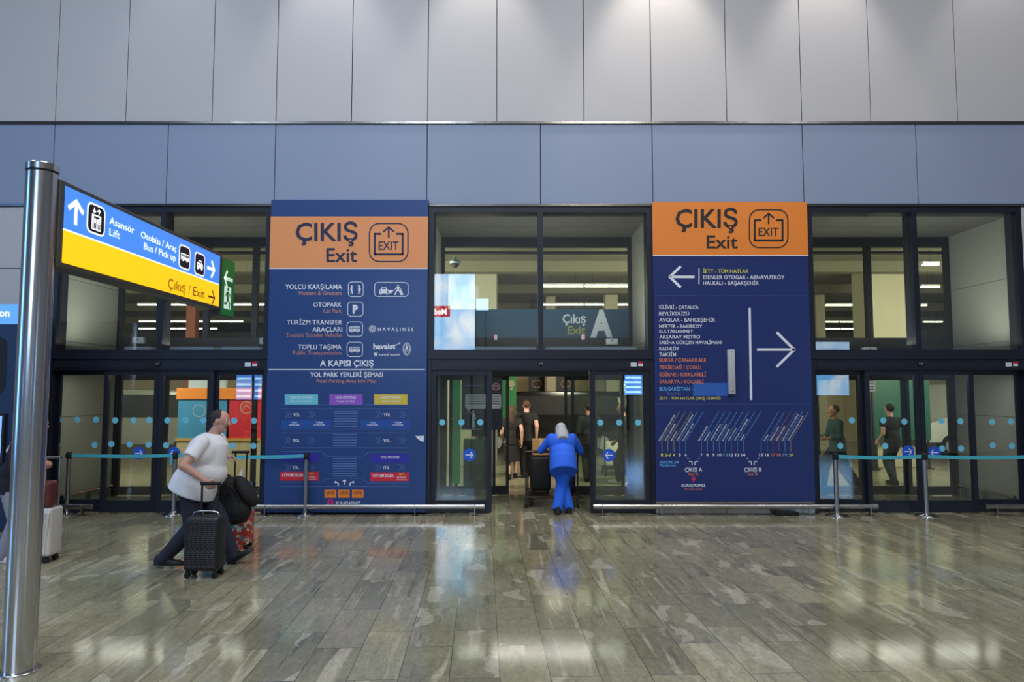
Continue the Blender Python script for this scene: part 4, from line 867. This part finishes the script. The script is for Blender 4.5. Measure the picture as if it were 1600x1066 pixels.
    b.cap(hip+e*.08*h+fx*belly*.2, hip-e*.025*h+fx*belly*.12, .082*h*g**.8+q+loose, .080*h*g**.8+q+loose, flat=True, seg=24); b.cap(hip+e*.02*h+fx*belly*.1, hip-e*hem*h+fx*belly*.05, .086*h*g**.9+q+loose, .088*h*g**.9+q+loose, flat=True, seg=24); b.cap(nb-e*.055*h, nb+e*.0*h, .062*h, .045*h*g**.3+q*.4, flat=True)
    for i in (0, 1):
        b.cap(sh[i]-V((0, 0, .01)), hip+e*.24*h, .034*h+q, .05*h+q)
        if sleeve <= 1.0: b.cap(sh[i], sh[i].lerp(el[i], sleeve), .033*h*g**.5+q, .030*h*g**.5+q*1.4, flat=True)
        else: b.cap(sh[i], el[i], .033*h*g**.5+q, .027*h*g**.4+q).cap(el[i], el[i].lerp(wr[i], sleeve-1), .027*h*g**.4+q, .0205*h+q*.8, flat=True)
    b.done('top', t, local=True, voxel=vox, iters=16 if g > 1.3 else 6)
    b = MB().use(bottom); b.ell(hip-e*.01*h, (.064*h*g**.9+q, .084*h*g**.5+q, .078*h+q), Rl); b.cap(hip+e*.02*h, hip-e*.02*h, .068*h*g**.6+q, .074*h*g**.5+q, seg=20)
    if skirt: b.cap(hip, hip-V((-.02, 0, skirt)), .078*h+q, .10*h+q, flat=True, seg=20)
    else:
        for i in (0, 1): b.cap(hp[i], kn[i], .050*h*g**.35+q, .039*h*g**.4*(1+(flare-1)*.6)+q).cap(kn[i], an[i]-(an[i]-kn[i]).normalized()*-.035, .039*h*g**.4*(1+(flare-1)*.6)+q, .028*h*flare+q, flat=True)
    b.done('skirt' if skirt else 'trousers', t, local=True, voxel=vox, iters=5)
    for i in (0, 1):
        fp = feet[i][3]; fd = V((math.cos(fp), 0, math.sin(fp))); fu = V((-math.sin(fp), 0, math.cos(fp))); Rf = Matrix((fd, V((0, 1, 0)), fu)).transposed(); o = an[i]-fu*.075*1.0
        b = MB().use(shoe); M_ = Matrix.Translation(o) @ Rf.to_4x4()
        rr = [(-.092, .030, .09), (-.075, .043, .108), (-.02, .047, .115), (.04, .048, .092), (.10, .052, .068), (.16, .050, .056), (.20, .036, .042), (.215, .014, .026)]
        b.loft([[V((x, w_*math.cos(a)*(1 if abs(math.cos(a)) < .98 else 1), (z_*(.5+.5*math.sin(a)) if math.sin(a) > -.4 else .0))) for a in [j*math.tau/14 for j in range(14)]] for x, w_, z_ in rr]).xform(M_).done('shoe', t, local=True)
    if scarf:
        b = MB().use(scarf).ell(hc+u0*.016-f0*.012, (.112, .094, .118), Rh).cap(hc-u0*.05-f0*.02, nb-e*.03*h, .088, .075*h).cap(nb-e*.01-fx*.03, hip+e*.19*h-fx*.06*h*g, .07*h, .06*h, flat=True); b.done('headscarf', t, local=True, voxel=vox, iters=5)
    elif hair:
        b = MB().use(hair[0]).ell(hc+u0*(.036+hair[1]*.5)-f0*.024, (.094, .084, .090+hair[1]), Rh)
        if longhair: b.cap(hc-f0*.06, nb-fx*.05-e*.05*h, .075, .06)
        b.done('hair', t, local=True, voxel=.006, iters=3)
    t.rotation_euler.z = heading
    return t
TR = lambda *c: mat('cloth_%d_%d_%d' % c, c, .85, var=.08, scale=14, bump=.25)
# ---- man in the white T-shirt, striding to the right
YM = -3.16; mo = at(303, 888, YM); mo.z = 0
def ML(px, py, dy=0.0): p = at(px, py, YM+dy)-mo; return V((p.x, dy, p.z))
hipM = ML(303, 757); nbM = ML(335, 674); leanM = math.atan2(nbM.x-hipM.x, nbM.z-hipM.z)
man = person('person', 'heavyset man in white T-shirt and navy trousers, walking with black suitcase', tuple(mo), 1.80, 0.0, (hipM.x, 0, hipM.z), leanM, (ML(344, 654)-ML(333, 676)),
    [(*ML(256, 872, -.10), 0.0), (*ML(365, 868, .10), .58)],
    [(*ML(321, 752, -.36), (-.5, -.5, -.3), ((.62, 0, -.75), (.2, .9, -.1), (.7, 0, .7))), (*ML(355, 713, .42), (-.3, .3, -1), ((1, .1, -.15), (0, -.2, -1), (0, -1, .2)))],
    TR(232, 232, 238), TR(34, 36, 54), SK1, (mat('hair_dark_grey', (52, 44, 42), .8), -.002), mat('shoe_black', (16, 16, 18), .5), g=1.42, belly=.095, sleeve=.66, grip=(1.5, 1.4), vox=.008, shw=1.12, loose=.02, hd=(.95, -.18), flare=1.12)
# ---- woman half hidden by the sign post, pushing a white suitcase
YW = -2.95; wo = at(22, 878, YW); wo.z = 0
def WL(px, py, dy=0.0): p = at(px, py, YW+dy)-wo; return V((p.x, dy, p.z))
hipW = WL(22, 757)
person('person', 'woman in beige headscarf, navy top and light grey trousers, behind the sign post', tuple(wo), 1.64, 0.0, (hipW.x, 0, hipW.z), math.radians(17), WL(56, 652)-WL(43, 676),
    [(*WL(4, 868, -.08), 0.0), (*WL(32, 866, .08), .1)],
    [(*WL(64, 722, -.2), (-.3, -.6, -.8), ((1, 0, -.1), (0, .3, -1), (0, 1, .2))), (*WL(64, 724, .06), (-.3, .6, -.8), ((1, 0, -.1), (0, -.3, -1), (0, -1, .2)))],
    TR(22, 24, 38), TR(146, 150, 164), SK2, None, mat('shoe_white', (222, 220, 216), .5), g=1.12, sleeve=1.85, scarf=TR(196, 182, 164), grip=(1.5, 1.5), vox=.009, flare=1.35, hd=(.97, -.1), loose=.02)
# ---- worker in blue overalls pushing a luggage trolley out of the open doors (seen from behind)
YBW = .10; bo = at(880, 803, YBW); bo.z = 0
person('person', 'worker in bright blue jacket and trousers bent over a luggage trolley', tuple(bo), 1.56, math.pi/2, (-.03, 0, .78), math.radians(34), (.17, 0, .045),
    [(-.12, .095, .085, -.1), (-.03, -.085, .075, 0.0)],
    [(.50, -.24, .93, (-.8, -.55, -.6), ((1, 0, -.1), (0, 0, -1), (0, 1, 0))), (.50, .26, .93, (-.8, .7, -.5), ((1, 0, -.1), (0, 0, -1), (0, -1, 0)))],
    TR(28, 92, 214), TR(30, 98, 220), SK2, None, mat('shoe_black', (16, 16, 18), .5), g=1.38, sleeve=1.9, scarf=TR(150, 152, 160), grip=(1.6, 1.6), flare=1.5, vox=.009, loose=.02, hd=(.86, -.5), hem=.12)
# ---- bystanders outside
def passer(px, py, h, heading, label, top, bottom, hair, skin=SK2, stride=.3, sleeve=.5, hands=None, lean=.06, skirt=None, longhair=False, flare=1.1, shoe=None, g=1.0):
    p = atz(px, py); hz = .515*h-stride*.06
    hands = hands or [(-.12, -.21, .50*h, (-1, -.2, 0)), (.16, .21, .52*h, (-1, .2, 0))]
    return person('person', label, (p.x, p.y, 0), h, heading, (0, 0, hz), lean, (.03, 0, .15), [(stride*.5, -.07, .078, .12 if stride > .2 else 0), (-stride*.5, .07, .082, -.15 if stride > .2 else 0)], hands, top, bottom, skin, hair, shoe or mat('shoe_black', (16, 16, 18), .5), g=g, sleeve=sleeve, vox=.012, skirt=skirt, longhair=longhair, flare=flare, grip=(.7, .7), face=True)
HB = (mat('hair_brown', (70, 46, 32), .7), 0.0); HK = (mat('hair_black', (24, 20, 20), .7), 0.0)
passer(800, 748, 1.58, math.pi/2, 'brown-haired woman in black top and short black skirt, walking away outside', TR(20, 20, 22), TR(26, 26, 28), HB, SK1, skirt=.42, longhair=True)
passer(823, 745, 1.70, math.pi/2, 'person in black T-shirt and black trousers walking away outside', TR(18, 18, 20), TR(22, 22, 24), HB, SK1, g=1.1)
passer(748, 748, 1.60, math.pi, 'person in dark blue top behind the dark notice panel', TR(34, 58, 118), TR(54, 58, 66), HK, stride=.15)
passer(978, 757, 1.66, math.pi*.9, 'person in dark clothes and white shoes at the edge of the right fixed pane', TR(34, 34, 38), TR(32, 34, 40), HK, shoe=mat('shoe_white', (222, 220, 216), .5), sleeve=1.8)
passer(1311, 765, 1.66, math.pi, 'person in dark green top and wide dark trousers walking left, outside the right doors', TR(48, 76, 74), TR(24, 24, 34), HB, sleeve=1.7, stride=.62, flare=2.0, shoe=mat('shoe_white', (222, 220, 216), .5), hands=[(.34, -.2, .98, (-1, -.2, -.5)), (.30, .2, .98, (-1, .2, -.5))])
passer(1397, 757, 1.64, math.pi*.55, 'bare-armed person in black top, outside the right doors before the green billboard', TR(22, 24, 26), TR(30, 44, 44), HK, SK1, stride=.2)
passer(921, 752, 1.66, math.pi*.5, 'person in black at the right side of the open doors', TR(22, 22, 26), TR(26, 26, 30), HK, SK2, stride=.2, sleeve=1.7)
# ------------------------------------------------------------------ luggage
M_SUIT = mat('suitcase_black', (26, 26, 32), .42); M_ALU = mat('alu_silver', (190, 192, 198), .25, 1.0)
def wheels(t, xs, ys, z0=0.0, r=.028):
    for x in xs:
        for y in ys: MB().use(M_BLACK).lathe((x, y, z0+r), [(r*.7, -.022), (r, -.016), (r, .016), (r*.7, .022)], 16, 'Y').box(x-.018, x+.018, y-.026, y+.026, z0+r, z0+r*2.6, r=.005).done('wheel', t, local=True)
# black ribbed trolley case in front of the man
p = atz(319, 905); p.z = 0; p.x *= (p.y+10.96)/(p.y+10.86); p.y += .10
t = thing('suitcase', 'black suitcase with zigzag ribs pulled by the man in white', 'suitcase', tuple(p)); w_, d_, z0, z1 = .178, .115, .07, .615
b = MB().use(M_SUIT).box(-w_, w_, -d_, d_, z0, z1, r=.045, seg=4); n = 0
for s in (-1, 1):
    for i in range(22):
        z = z0+.05+i*.0208; pts = [(-w_+.035+j*(2*w_-.07)/12, s*(d_+.0005), z+(.006 if j % 2 else -.006)) for j in range(13)]; b.tube(pts, .008, 6)
b.done('shell', t, local=True)
MB().use(M_ALU).tube([(-.13, 0, z1-.004), (-.12, 0, z1+.028), (-.06, 0, z1+.040), (.06, 0, z1+.040), (.12, 0, z1+.028), (.13, 0, z1-.004)], .010, 10).done('carry_handle', t, local=True)
MB().use(M_BLACK).tube([(-.075, .06, z1-.02), (-.075, .06, .925)], .011, 10).tube([(.095, .06, z1-.02), (.095, .06, .925)], .011, 10).tube([(-.09, .06, .93), (.11, .06, .93)], .018, 12).done('telescopic_handle', t, local=True)
wheels(t, (-w_+.04, w_-.04), (-d_+.04, d_-.04), 0, .030)
# printed case on the far side of the man
Yp = -2.3; q = at(374, 856, Yp); q.z = 0
t = thing('suitcase', 'colourful printed suitcase behind the leg of the man in white', 'suitcase', tuple(q)); w2 = .20
m = bpy.data.materials.new('floral_print'); m.use_nodes = True; nt = m.node_tree; vo = nt.nodes.new('ShaderNodeTexVoronoi'); vo.inputs['Scale'].default_value = 34; tc = nt.nodes.new('ShaderNodeTexCoord'); rp = nt.nodes.new('ShaderNodeValToRGB'); rp.color_ramp.interpolation = 'CONSTANT'
e = rp.color_ramp.elements; e[0].color = (*S((200, 60, 44)), 1); e[1].position = .4; e[1].color = (*S((222, 206, 178)), 1); x = e.new(.62); x.color = (*S((170, 44, 40)), 1); x = e.new(.82); x.color = (*S((84, 140, 150)), 1)
sp = nt.nodes.new('ShaderNodeSeparateColor'); nt.links.new(tc.outputs['Object'], vo.inputs['Vector']); nt.links.new(vo.outputs['Color'], sp.inputs[0]); nt.links.new(sp.outputs[0], rp.inputs[0]); nt.links.new(rp.outputs[0], nt.nodes['Principled BSDF'].inputs['Base Color'])
MB().use(m).box(-w2, w2-.06, -.11, .11, .05, .46, r=.03, seg=3).use(mat('case_teal', (96, 150, 158), .5)).box(-w2+.005, w2-.065, -.105, .105, .44, .56, r=.02, seg=2).done('shell', t, local=True)
MB().use(M_BLACK).tube([(-.09, .03, .54), (-.09, .03, 1.13)], .011, 10).tube([(.05, .03, .54), (.05, .03, 1.13)], .011, 10).tube([(-.13, .03, 1.14), (.08, .03, 1.14)], .017, 12).done('telescopic_handle', t, local=True)
wheels(t, (-w2+.04, w2-.10), (-.07, .07), 0, .026)
# black backpack resting over the printed case
Yb = -2.66; c = at(367, 781, Yb)
t = thing('backpack', 'bulging black backpack carried on the printed suitcase', 'backpack', tuple(c)); M_BP = mat('backpack_black', (19, 19, 20), .8, bump=.5, scale=9); sc_ = (Yb+10.86)/1090
R = Matrix.Rotation(math.radians(-28), 3, 'Y')
MB().use(M_BP).ell((-.01, 0, -.0), (.17, .15, .29), R).ell((.03, -.03, -.12), (.18, .14, .16), R).ell((-.06, 0, .14), (.13, .12, .13), R).done('main_bag', t, local=True, voxel=.012, iters=4)
MB().use(M_BP).ell((.135, -.02, .10), (.085, .13, .21), Matrix.Rotation(math.radians(-34), 3, 'Y')).done('front_pocket', t, local=True, voxel=.010, iters=3)
MB().use(M_BLACK).tube([(-.15, -.02, .20), (-.14, -.03, .275), (-.10, -.03, .30), (-.055, -.02, .275), (-.05, -.01, .22)], .012, 8).done('grab_loop', t, local=True)
MB().use(M_BP).tube([(-.12, -.13, .12), (-.19, -.15, .0), (-.16, -.15, -.16), (-.04, -.13, -.24)], .016, 8).done('shoulder_strap', t, local=True)
MB().use(M_FRAME).box(-.06, .02, -.158, -.150, .075, .10, r=.002).done('badge', t, local=True)
# white ribbed case and brown bag of the woman
Yc = -2.98; c = at(63, 880, Yc); c.z = 0
t = thing('suitcase', 'white ribbed suitcase beside the sign post', 'suitcase', tuple(c)); b = MB().use(mat('case_white', (214, 208, 200), .4)).box(-.125, .165, -.12, .12, .075, .60, r=.035, seg=4)
for i in range(8):
    x = -.10+i*.033; b.tube([(x-.02, -.122, .11), (x-.012, -.125, .25), (x+.006, -.125, .40), (min(x+.05, .15), -.122, .55)], .0145, 8)
b.done('shell', t, local=True); MB().use(M_ALU).tube([(-.02, .05, .58), (-.02, .05, 1.13)], .010, 10).tube([(.135, .05, .58), (.135, .05, 1.13)], .010, 10).tube([(-.04, .05, 1.14), (.155, .05, 1.14)], .014, 12).done('telescopic_handle', t, local=True); wheels(t, (-.08, .11), (-.08, .08), 0, .032)
M_BR = mat('leather_brown', (104, 44, 38), .4, var=.15, scale=8)
t = thing('handbag', 'brown leather bag standing on the white suitcase', 'bag', (c.x-.0, c.y, .605)); MB().use(M_BR).box(-.12, .155, -.12, .03, .002, .29, r=.04, seg=3).done('bag_body', t, local=True)
MB().use(M_BR).tube([(-.09, -.118, .26), (-.10, -.118, .33), (.07, -.118, .33), (.10, -.118, .26)], .009, 8).done('strap', t, local=True); MB().use(M_BR).box(-.11, .14, -.126, -.118, .16, .27, r=.004).done('flap', t, local=True)
# luggage trolley pushed by the worker, with its load
x0, x1, ya, yb = .225, 1.06, .52, 1.45
t = thing('luggage_trolley', 'luggage trolley with black castors pushed by the blue worker', 'trolley', ((x0+x1)/2, ya, 0)); M_TRM = mat('trolley_metal', (74, 62, 60), .35, .8)
MB().use(M_TRM).tube([(x0, ya, .17), (x1, ya, .17)], .015, 10).tube([(x0, ya, .17), (x0+.06, yb, .17)], .015, 10).tube([(x1, ya, .17), (x1-.06, yb, .17)], .015, 10).tube([(x0+.06, yb, .17), (x1-.06, yb, .17)], .015, 10).box(x0+.02, x1-.02, ya+.02, yb-.04, .17, .19).done('deck', t)
for x in (x0, x1): MB().use(M_TRM).tube([(x, ya, .17), (x, ya+.03, .62), (x, ya-.02, .90)], .014, 10).done('upright', t)
MB().use(M_TRM).tube([(x0, ya-.02, .90), (x1, ya-.02, .90)], .016, 12).use(M_BLACK).tube([(x0+.12, ya-.02, .90), (x1-.12, ya-.02, .90)], .021, 12).done('push_handle', t)
MB().use(M_TRM).tube([(x0+.05, yb-.05, .18), (x0+.05, yb-.02, .75), (x1-.05, yb-.02, .75), (x1-.05, yb-.05, .18)], .013, 10).done('front_guard', t)
for x, y in ((x0, ya), (x1, ya), (x0+.06, yb), (x1-.06, yb)): MB().use(M_BLACK).lathe((x, y, .065), [(.045, -.02), (.065, -.012), (.065, .012), (.045, .02)], 18, 'X').box(x-.026, x+.026, y-.02, y+.02, .065, .165, r=.004).done('castor', t)
t = thing('suitcase', 'black suitcase standing on the trolley deck left of the blue worker', 'suitcase', (.48, .98, .192)); MB().use(mat('suitcase_soft_black', (15, 15, 17), .7)).box(-.175, .165, -.2, .2, .04, .60, r=.05, seg=3).done('shell', t, local=True); MB().use(M_BLACK).tube([(-.08, 0, .59), (-.06, 0, .605), (.06, 0, .605), (.08, 0, .59)], .012, 8).done('carry_handle', t, local=True); wheels(t, (-.12, .12), (-.14, .14), 0, .018)
t = thing('suitcase', 'dark navy suitcase on the trolley at the right of the blue worker', 'suitcase', (.90, .98, .192)); MB().use(mat('suitcase_navy', (22, 26, 78), .55)).box(-.15, .15, -.24, .24, .04, .64, r=.05, seg=3).done('shell', t, local=True); MB().use(M_BLACK).tube([(-.08, 0, .63), (-.06, 0, .68), (.06, 0, .68), (.08, 0, .63)], .012, 8).done('carry_handle', t, local=True); wheels(t, (-.10, .10), (-.16, .16), 0, .018)
M_KR = mat('cardboard', (190, 144, 92), .8); t = thing('cardboard_box', 'brown cardboard box on top of the black suitcase on the trolley', 'box', (.48, .98, .812)); MB().use(M_KR).box(-.14, .14, -.15, .15, 0, .26, r=.004, seg=1).done('carton', t, local=True); MB().use(mat('packing_tape', (206, 174, 126), .4)).box(-.025, .025, -.152, .152, .10, .262).done('tape', t, local=True)
# trolley with a pale bag behind the right fixed pane
p = atz(960, 742); t = thing('luggage_trolley', 'small luggage trolley behind the right fixed pane', 'trolley', (p.x, p.y, 0)); MB().use(M_TRM).box(-.25, .25, -.3, .3, .16, .18).done('deck', t, local=True)
MB().use(M_TRM).tube([(-.25, -.28, .17), (-.25, -.28, .95), (.25, -.28, .95), (.25, -.28, .17)], .014, 10).done('push_handle', t, local=True)
for x in (-.22, .22):
    for y in (-.26, .26): MB().use(M_BLACK).lathe((x, y, .06), [(.06, -.012), (.06, .012)], 14, 'X').box(x-.02, x+.02, y-.02, y+.02, .06, .16).done('castor', t, local=True)
t = thing('travel_bag', 'pale travel bag with red tag on the small trolley', 'bag', (p.x, p.y, .182)); MB().use(mat('bag_pale', (206, 200, 190), .7)).box(-.22, .2, -.22, .24, 0, .55, r=.08, seg=3).done('bag_body', t, local=True); MB().use(M_RED).box(-.06, .04, -.228, -.218, .25, .34).done('tag', t, local=True)

bp = [o for o in bpy.data.objects if o.name.startswith('backpack') and o.get('category') == 'backpack'][0]
MB().use(M_BLACK).tube([(-.13, -.115, .16), (-.05, -.145, .20), (.04, -.135, .14), (.10, -.125, .02), (.12, -.145, -.12)], .007, 8).done('zip', bp, local=True)
MB().use(M_FRAME).box(-.02, .115, -.178, -.158, -.20, -.175, r=.004).box(.03, .062, -.184, -.160, -.21, -.165, r=.004).done('buckle_strap', bp, local=True)
# ------------------------------------------------------------------ the hall behind: lit displays that show in the glass
YS = -22.0
def vm(px, py): p = at(px, py, 22.0); return p.x, p.z            # where the mirror image in the glass appears
def display(name, label, cat, x0, x1, z0, z1, y=YS):
    t = thing(name, label, cat, ((x0+x1)/2, y, 0))
    MB().use(M_FRAME2).box(x0-.06, x1+.06, y-.25, y-.02, z0-.06, z1+.06).done('casing', t, smooth=False)
    for x in (x0+.15, x1-.15): MB().use(M_FRAME2).box(x-.06, x+.06, y-.2, y-.08, 0, z0-.05).done('stand', t, smooth=False)
    return t
def sky_mat(E):
    m = bpy.data.materials.new('display_sky'); m.use_nodes = True; nt = m.node_tree; N = nt.nodes; b = N['Principled BSDF']
    tc = N.new('ShaderNodeTexCoord'); nz = N.new('ShaderNodeTexNoise'); nz.inputs['Scale'].default_value = .55; nz.inputs['Detail'].default_value = 6; nz.inputs['Distortion'].default_value = .6
    rp = N.new('ShaderNodeValToRGB'); e = rp.color_ramp.elements; e[0].position = .44; e[0].color = (*S((110, 186, 250)), 1); e[1].position = .66; e[1].color = (*S((240, 244, 250)), 1)
    nt.links.new(tc.outputs['Object'], nz.inputs['Vector']); nt.links.new(nz.outputs[0], rp.inputs[0]); nt.links.new(rp.outputs[0], b.inputs['Emission Color']); b.inputs['Emission Strength'].default_value = E; b.inputs['Base Color'].default_value = (0, 0, 0, 1); return m
M_SKYD = sky_mat(7.2); M_SKYE = sky_mat(4.6); LRED = mat('display_red', (214, 22, 50), .5, emit=4.0); LWH = mat('display_white', (255, 255, 255), .5, emit=9.0); LBL = mat('display_blue', (86, 146, 244), .5, emit=4.2); LBL2 = mat('display_pale_blue', (170, 214, 250), .5, emit=7.0)
x1, zt_ = vm(742, 428); x0 = -6.2; zb_ = 3.35
t = display('advertising_screen', 'tall screen with blue sky and red tag, mirrored in the middle transom glass', 'screen', x0, x1, zb_, zt_)
s_ = MB().use(M_SKYD).box(x0, x1, YS-.02, YS, zb_, zt_).done('screen', t, smooth=False)
k = Ink(lambda u, v, l: V((u, YS+l, v)), lift=.004); xr, za = vm(703, 495); _, zc = vm(703, 478); k.rect(xr-2.4, xr, za, zc, LRED)
vs, fs = glyphs('Media', .01); g_ = .42
for v in vs: k.v.append(V((xr-.15-v[0]*.34, YS+.01, za+.11+v[1]*.42)))
i0 = len(k.v)-len(vs); mw = k._m(LWH)
for f in fs: k.f.append(tuple(q_+i0 for q_ in f)); k.mi.append(mw)
k.done('red_tag', s_)
a, c = vm(731, 484), vm(763, 465); t = display('advertising_screen', 'small pale blue screen, mirrored beside the tall sky screen', 'screen', a[0], c[0], a[1], c[1], YS-.3); MB().use(LBL2).box(a[0], c[0], YS-.32, YS-.3, a[1], c[1]).done('screen', t, smooth=False)
a, c = vm(1262, 618), vm(1328, 534); t = display('advertising_screen', 'screen with pale sky picture, mirrored in the right glass', 'screen', a[0], c[0], a[1], c[1]); MB().use(M_SKYE).box(a[0], c[0], YS-.02, YS, a[1], c[1]).done('screen', t, smooth=False)
def flights(px0, px1, py0, py1, label):
    a, c = vm(px0, py1), vm(px1, py0); t = display('flight_screen', label, 'screen', a[0], c[0], a[1], c[1]); s_ = MB().use(LBL).box(a[0], c[0], YS-.02, YS, a[1], c[1]).done('screen', t, smooth=False)
    k = Ink(lambda u, v, l: V((u, YS+l, v)), lift=.004); h = (c[1]-a[1])/9
    for i in range(0, 8, 2): k.rect(a[0]+.05, c[0]-.05, a[1]+h*(i+.8), a[1]+h*(i+1.5), LBL2)
    k.done('flight_rows', s_)
flights(977, 1004, 583, 617, 'blue flight list screen, mirrored in the right fixed pane of the middle doors')
flights(365, 391, 583, 625, 'blue flight list screen, mirrored in the left doors, first of two')
flights(393.5, 408, 583, 625, 'blue flight list screen, mirrored in the left doors, nearest the banner')

# shell of the hall and a screen added for the post's blue streak
M_HW = mat('hall_wall', (150, 152, 158), .6); M_HC = mat('hall_ceiling', (170, 170, 172), .7)
st(MB().use(M_HC).box(-18, 18, -24, 0.26, 11.6, 11.8).done('ceiling_hall', smooth=False))
st(MB().use(M_HW).box(-18, 18, -24.2, -24, 0, 11.6).done('wall_back', smooth=False))
st(MB().use(M_HW).box(-18.2, -18, -24, .26, 0, 11.6).done('wall_hall_west', smooth=False)); st(MB().use(M_HW).box(18, 18.2, -24, .26, 0, 11.6).done('wall_hall_east', smooth=False))
st(MB().use(M_UP).box(-18, 18, 0.0, .26, 10.2, 11.6).box(-18, -14, 0, .26, 0, 10.2).box(14, 18, 0, .26, 0, 10.2).done('wall_front_upper', smooth=False))
t = thing('advertising_screen', 'unseen tall blue screen added on the left, mirrored in the steel post', 'screen', (-15.5, -10, 0))
MB().use(M_FRAME2).box(-15.6, -15.5, -12.6, -9.4, .6, 7.2).box(-15.6, -15.52, -12.4, -12.2, 0, .6).box(-15.6, -15.52, -9.8, -9.6, 0, .6).done('casing', t, smooth=False); MB().use(mat('display_azure', (110, 176, 246), .5, emit=6.0)).box(-15.5, -15.48, -12.5, -9.5, .7, 7.1).done('screen', t, smooth=False)

# ------------------------------------------------------------------ printed or paired parts that stand apart become parts of their own
def split_pieces(o):
    me = o.data; n = len(me.vertices); par = list(range(n))
    def find(a):
        while par[a] != a: par[a] = par[par[a]]; a = par[a]
        return a
    for e_ in me.edges:
        a, b2 = find(e_.vertices[0]), find(e_.vertices[1])
        if a != b2: par[a] = b2
    isl = {}
    for i in range(n): isl.setdefault(find(i), []).append(i)
    keys = list(isl)
    if len(keys) < 2 or len(keys) > 900: return
    bx = []
    for k_ in keys:
        cs = [me.vertices[i].co for i in isl[k_]]; bx.append(([min(c_[j] for c_ in cs) for j in range(3)], [max(c_[j] for c_ in cs) for j in range(3)]))
    g2 = list(range(len(keys)))
    def f2(a):
        while g2[a] != a: g2[a] = g2[g2[a]]; a = g2[a]
        return a
    sz = [max(h_[j]-l_[j] for j in range(3)) for l_, h_ in bx]
    for i in range(len(keys)):
        for j in range(i):
            d2 = sum(max(0.0, bx[i][0][q_]-bx[j][1][q_], bx[j][0][q_]-bx[i][1][q_])**2 for q_ in range(3))
            if d2**.5 <= max(.02, .5*max(sz[i], sz[j])): g2[f2(i)] = f2(j)
    groups = {}
    for i in range(len(keys)): groups.setdefault(f2(i), []).append(i)
    if len(groups) < 2: return
    owner = {}
    for gi, mem in enumerate(groups.values()):
        for m_ in mem:
            for v_ in isl[keys[m_]]: owner[v_] = gi
    parts = [([], [], [], {}) for _ in groups]
    for p_ in me.polygons:
        vs_, fs_, mi_, mp_ = parts[owner[p_.vertices[0]]]; idx = []
        for v_ in p_.vertices:
            if v_ not in mp_: mp_[v_] = len(vs_); vs_.append(tuple(me.vertices[v_].co))
            idx.append(mp_[v_])
        fs_.append(idx); mi_.append((p_.material_index, p_.use_smooth))
    stem_ = o.name.split('.')[0]
    for gi, (vs_, fs_, mi_, _) in enumerate(parts):
        nm = bpy.data.meshes.new(stem_); nm.from_pydata(vs_, [], fs_)
        for m_ in me.materials: nm.materials.append(m_)
        for p_, (a, sm_) in zip(nm.polygons, mi_): p_.material_index = a; p_.use_smooth = sm_
        if any(x_[1] for x_ in mi_): nm.set_sharp_from_angle(angle=math.radians(38))
        if gi == 0: o.data = nm
        else:
            c2 = bpy.data.objects.new(stem_, nm); COL.objects.link(c2); c2.parent = o.parent; c2.location = o.location
for o in list(bpy.data.objects):
    r_ = o
    while r_.parent: r_ = r_.parent
    if o.type == 'MESH' and o.parent and not o.children and r_.get('kind') != 'structure' and r_.get('category') != 'person': split_pieces(o)
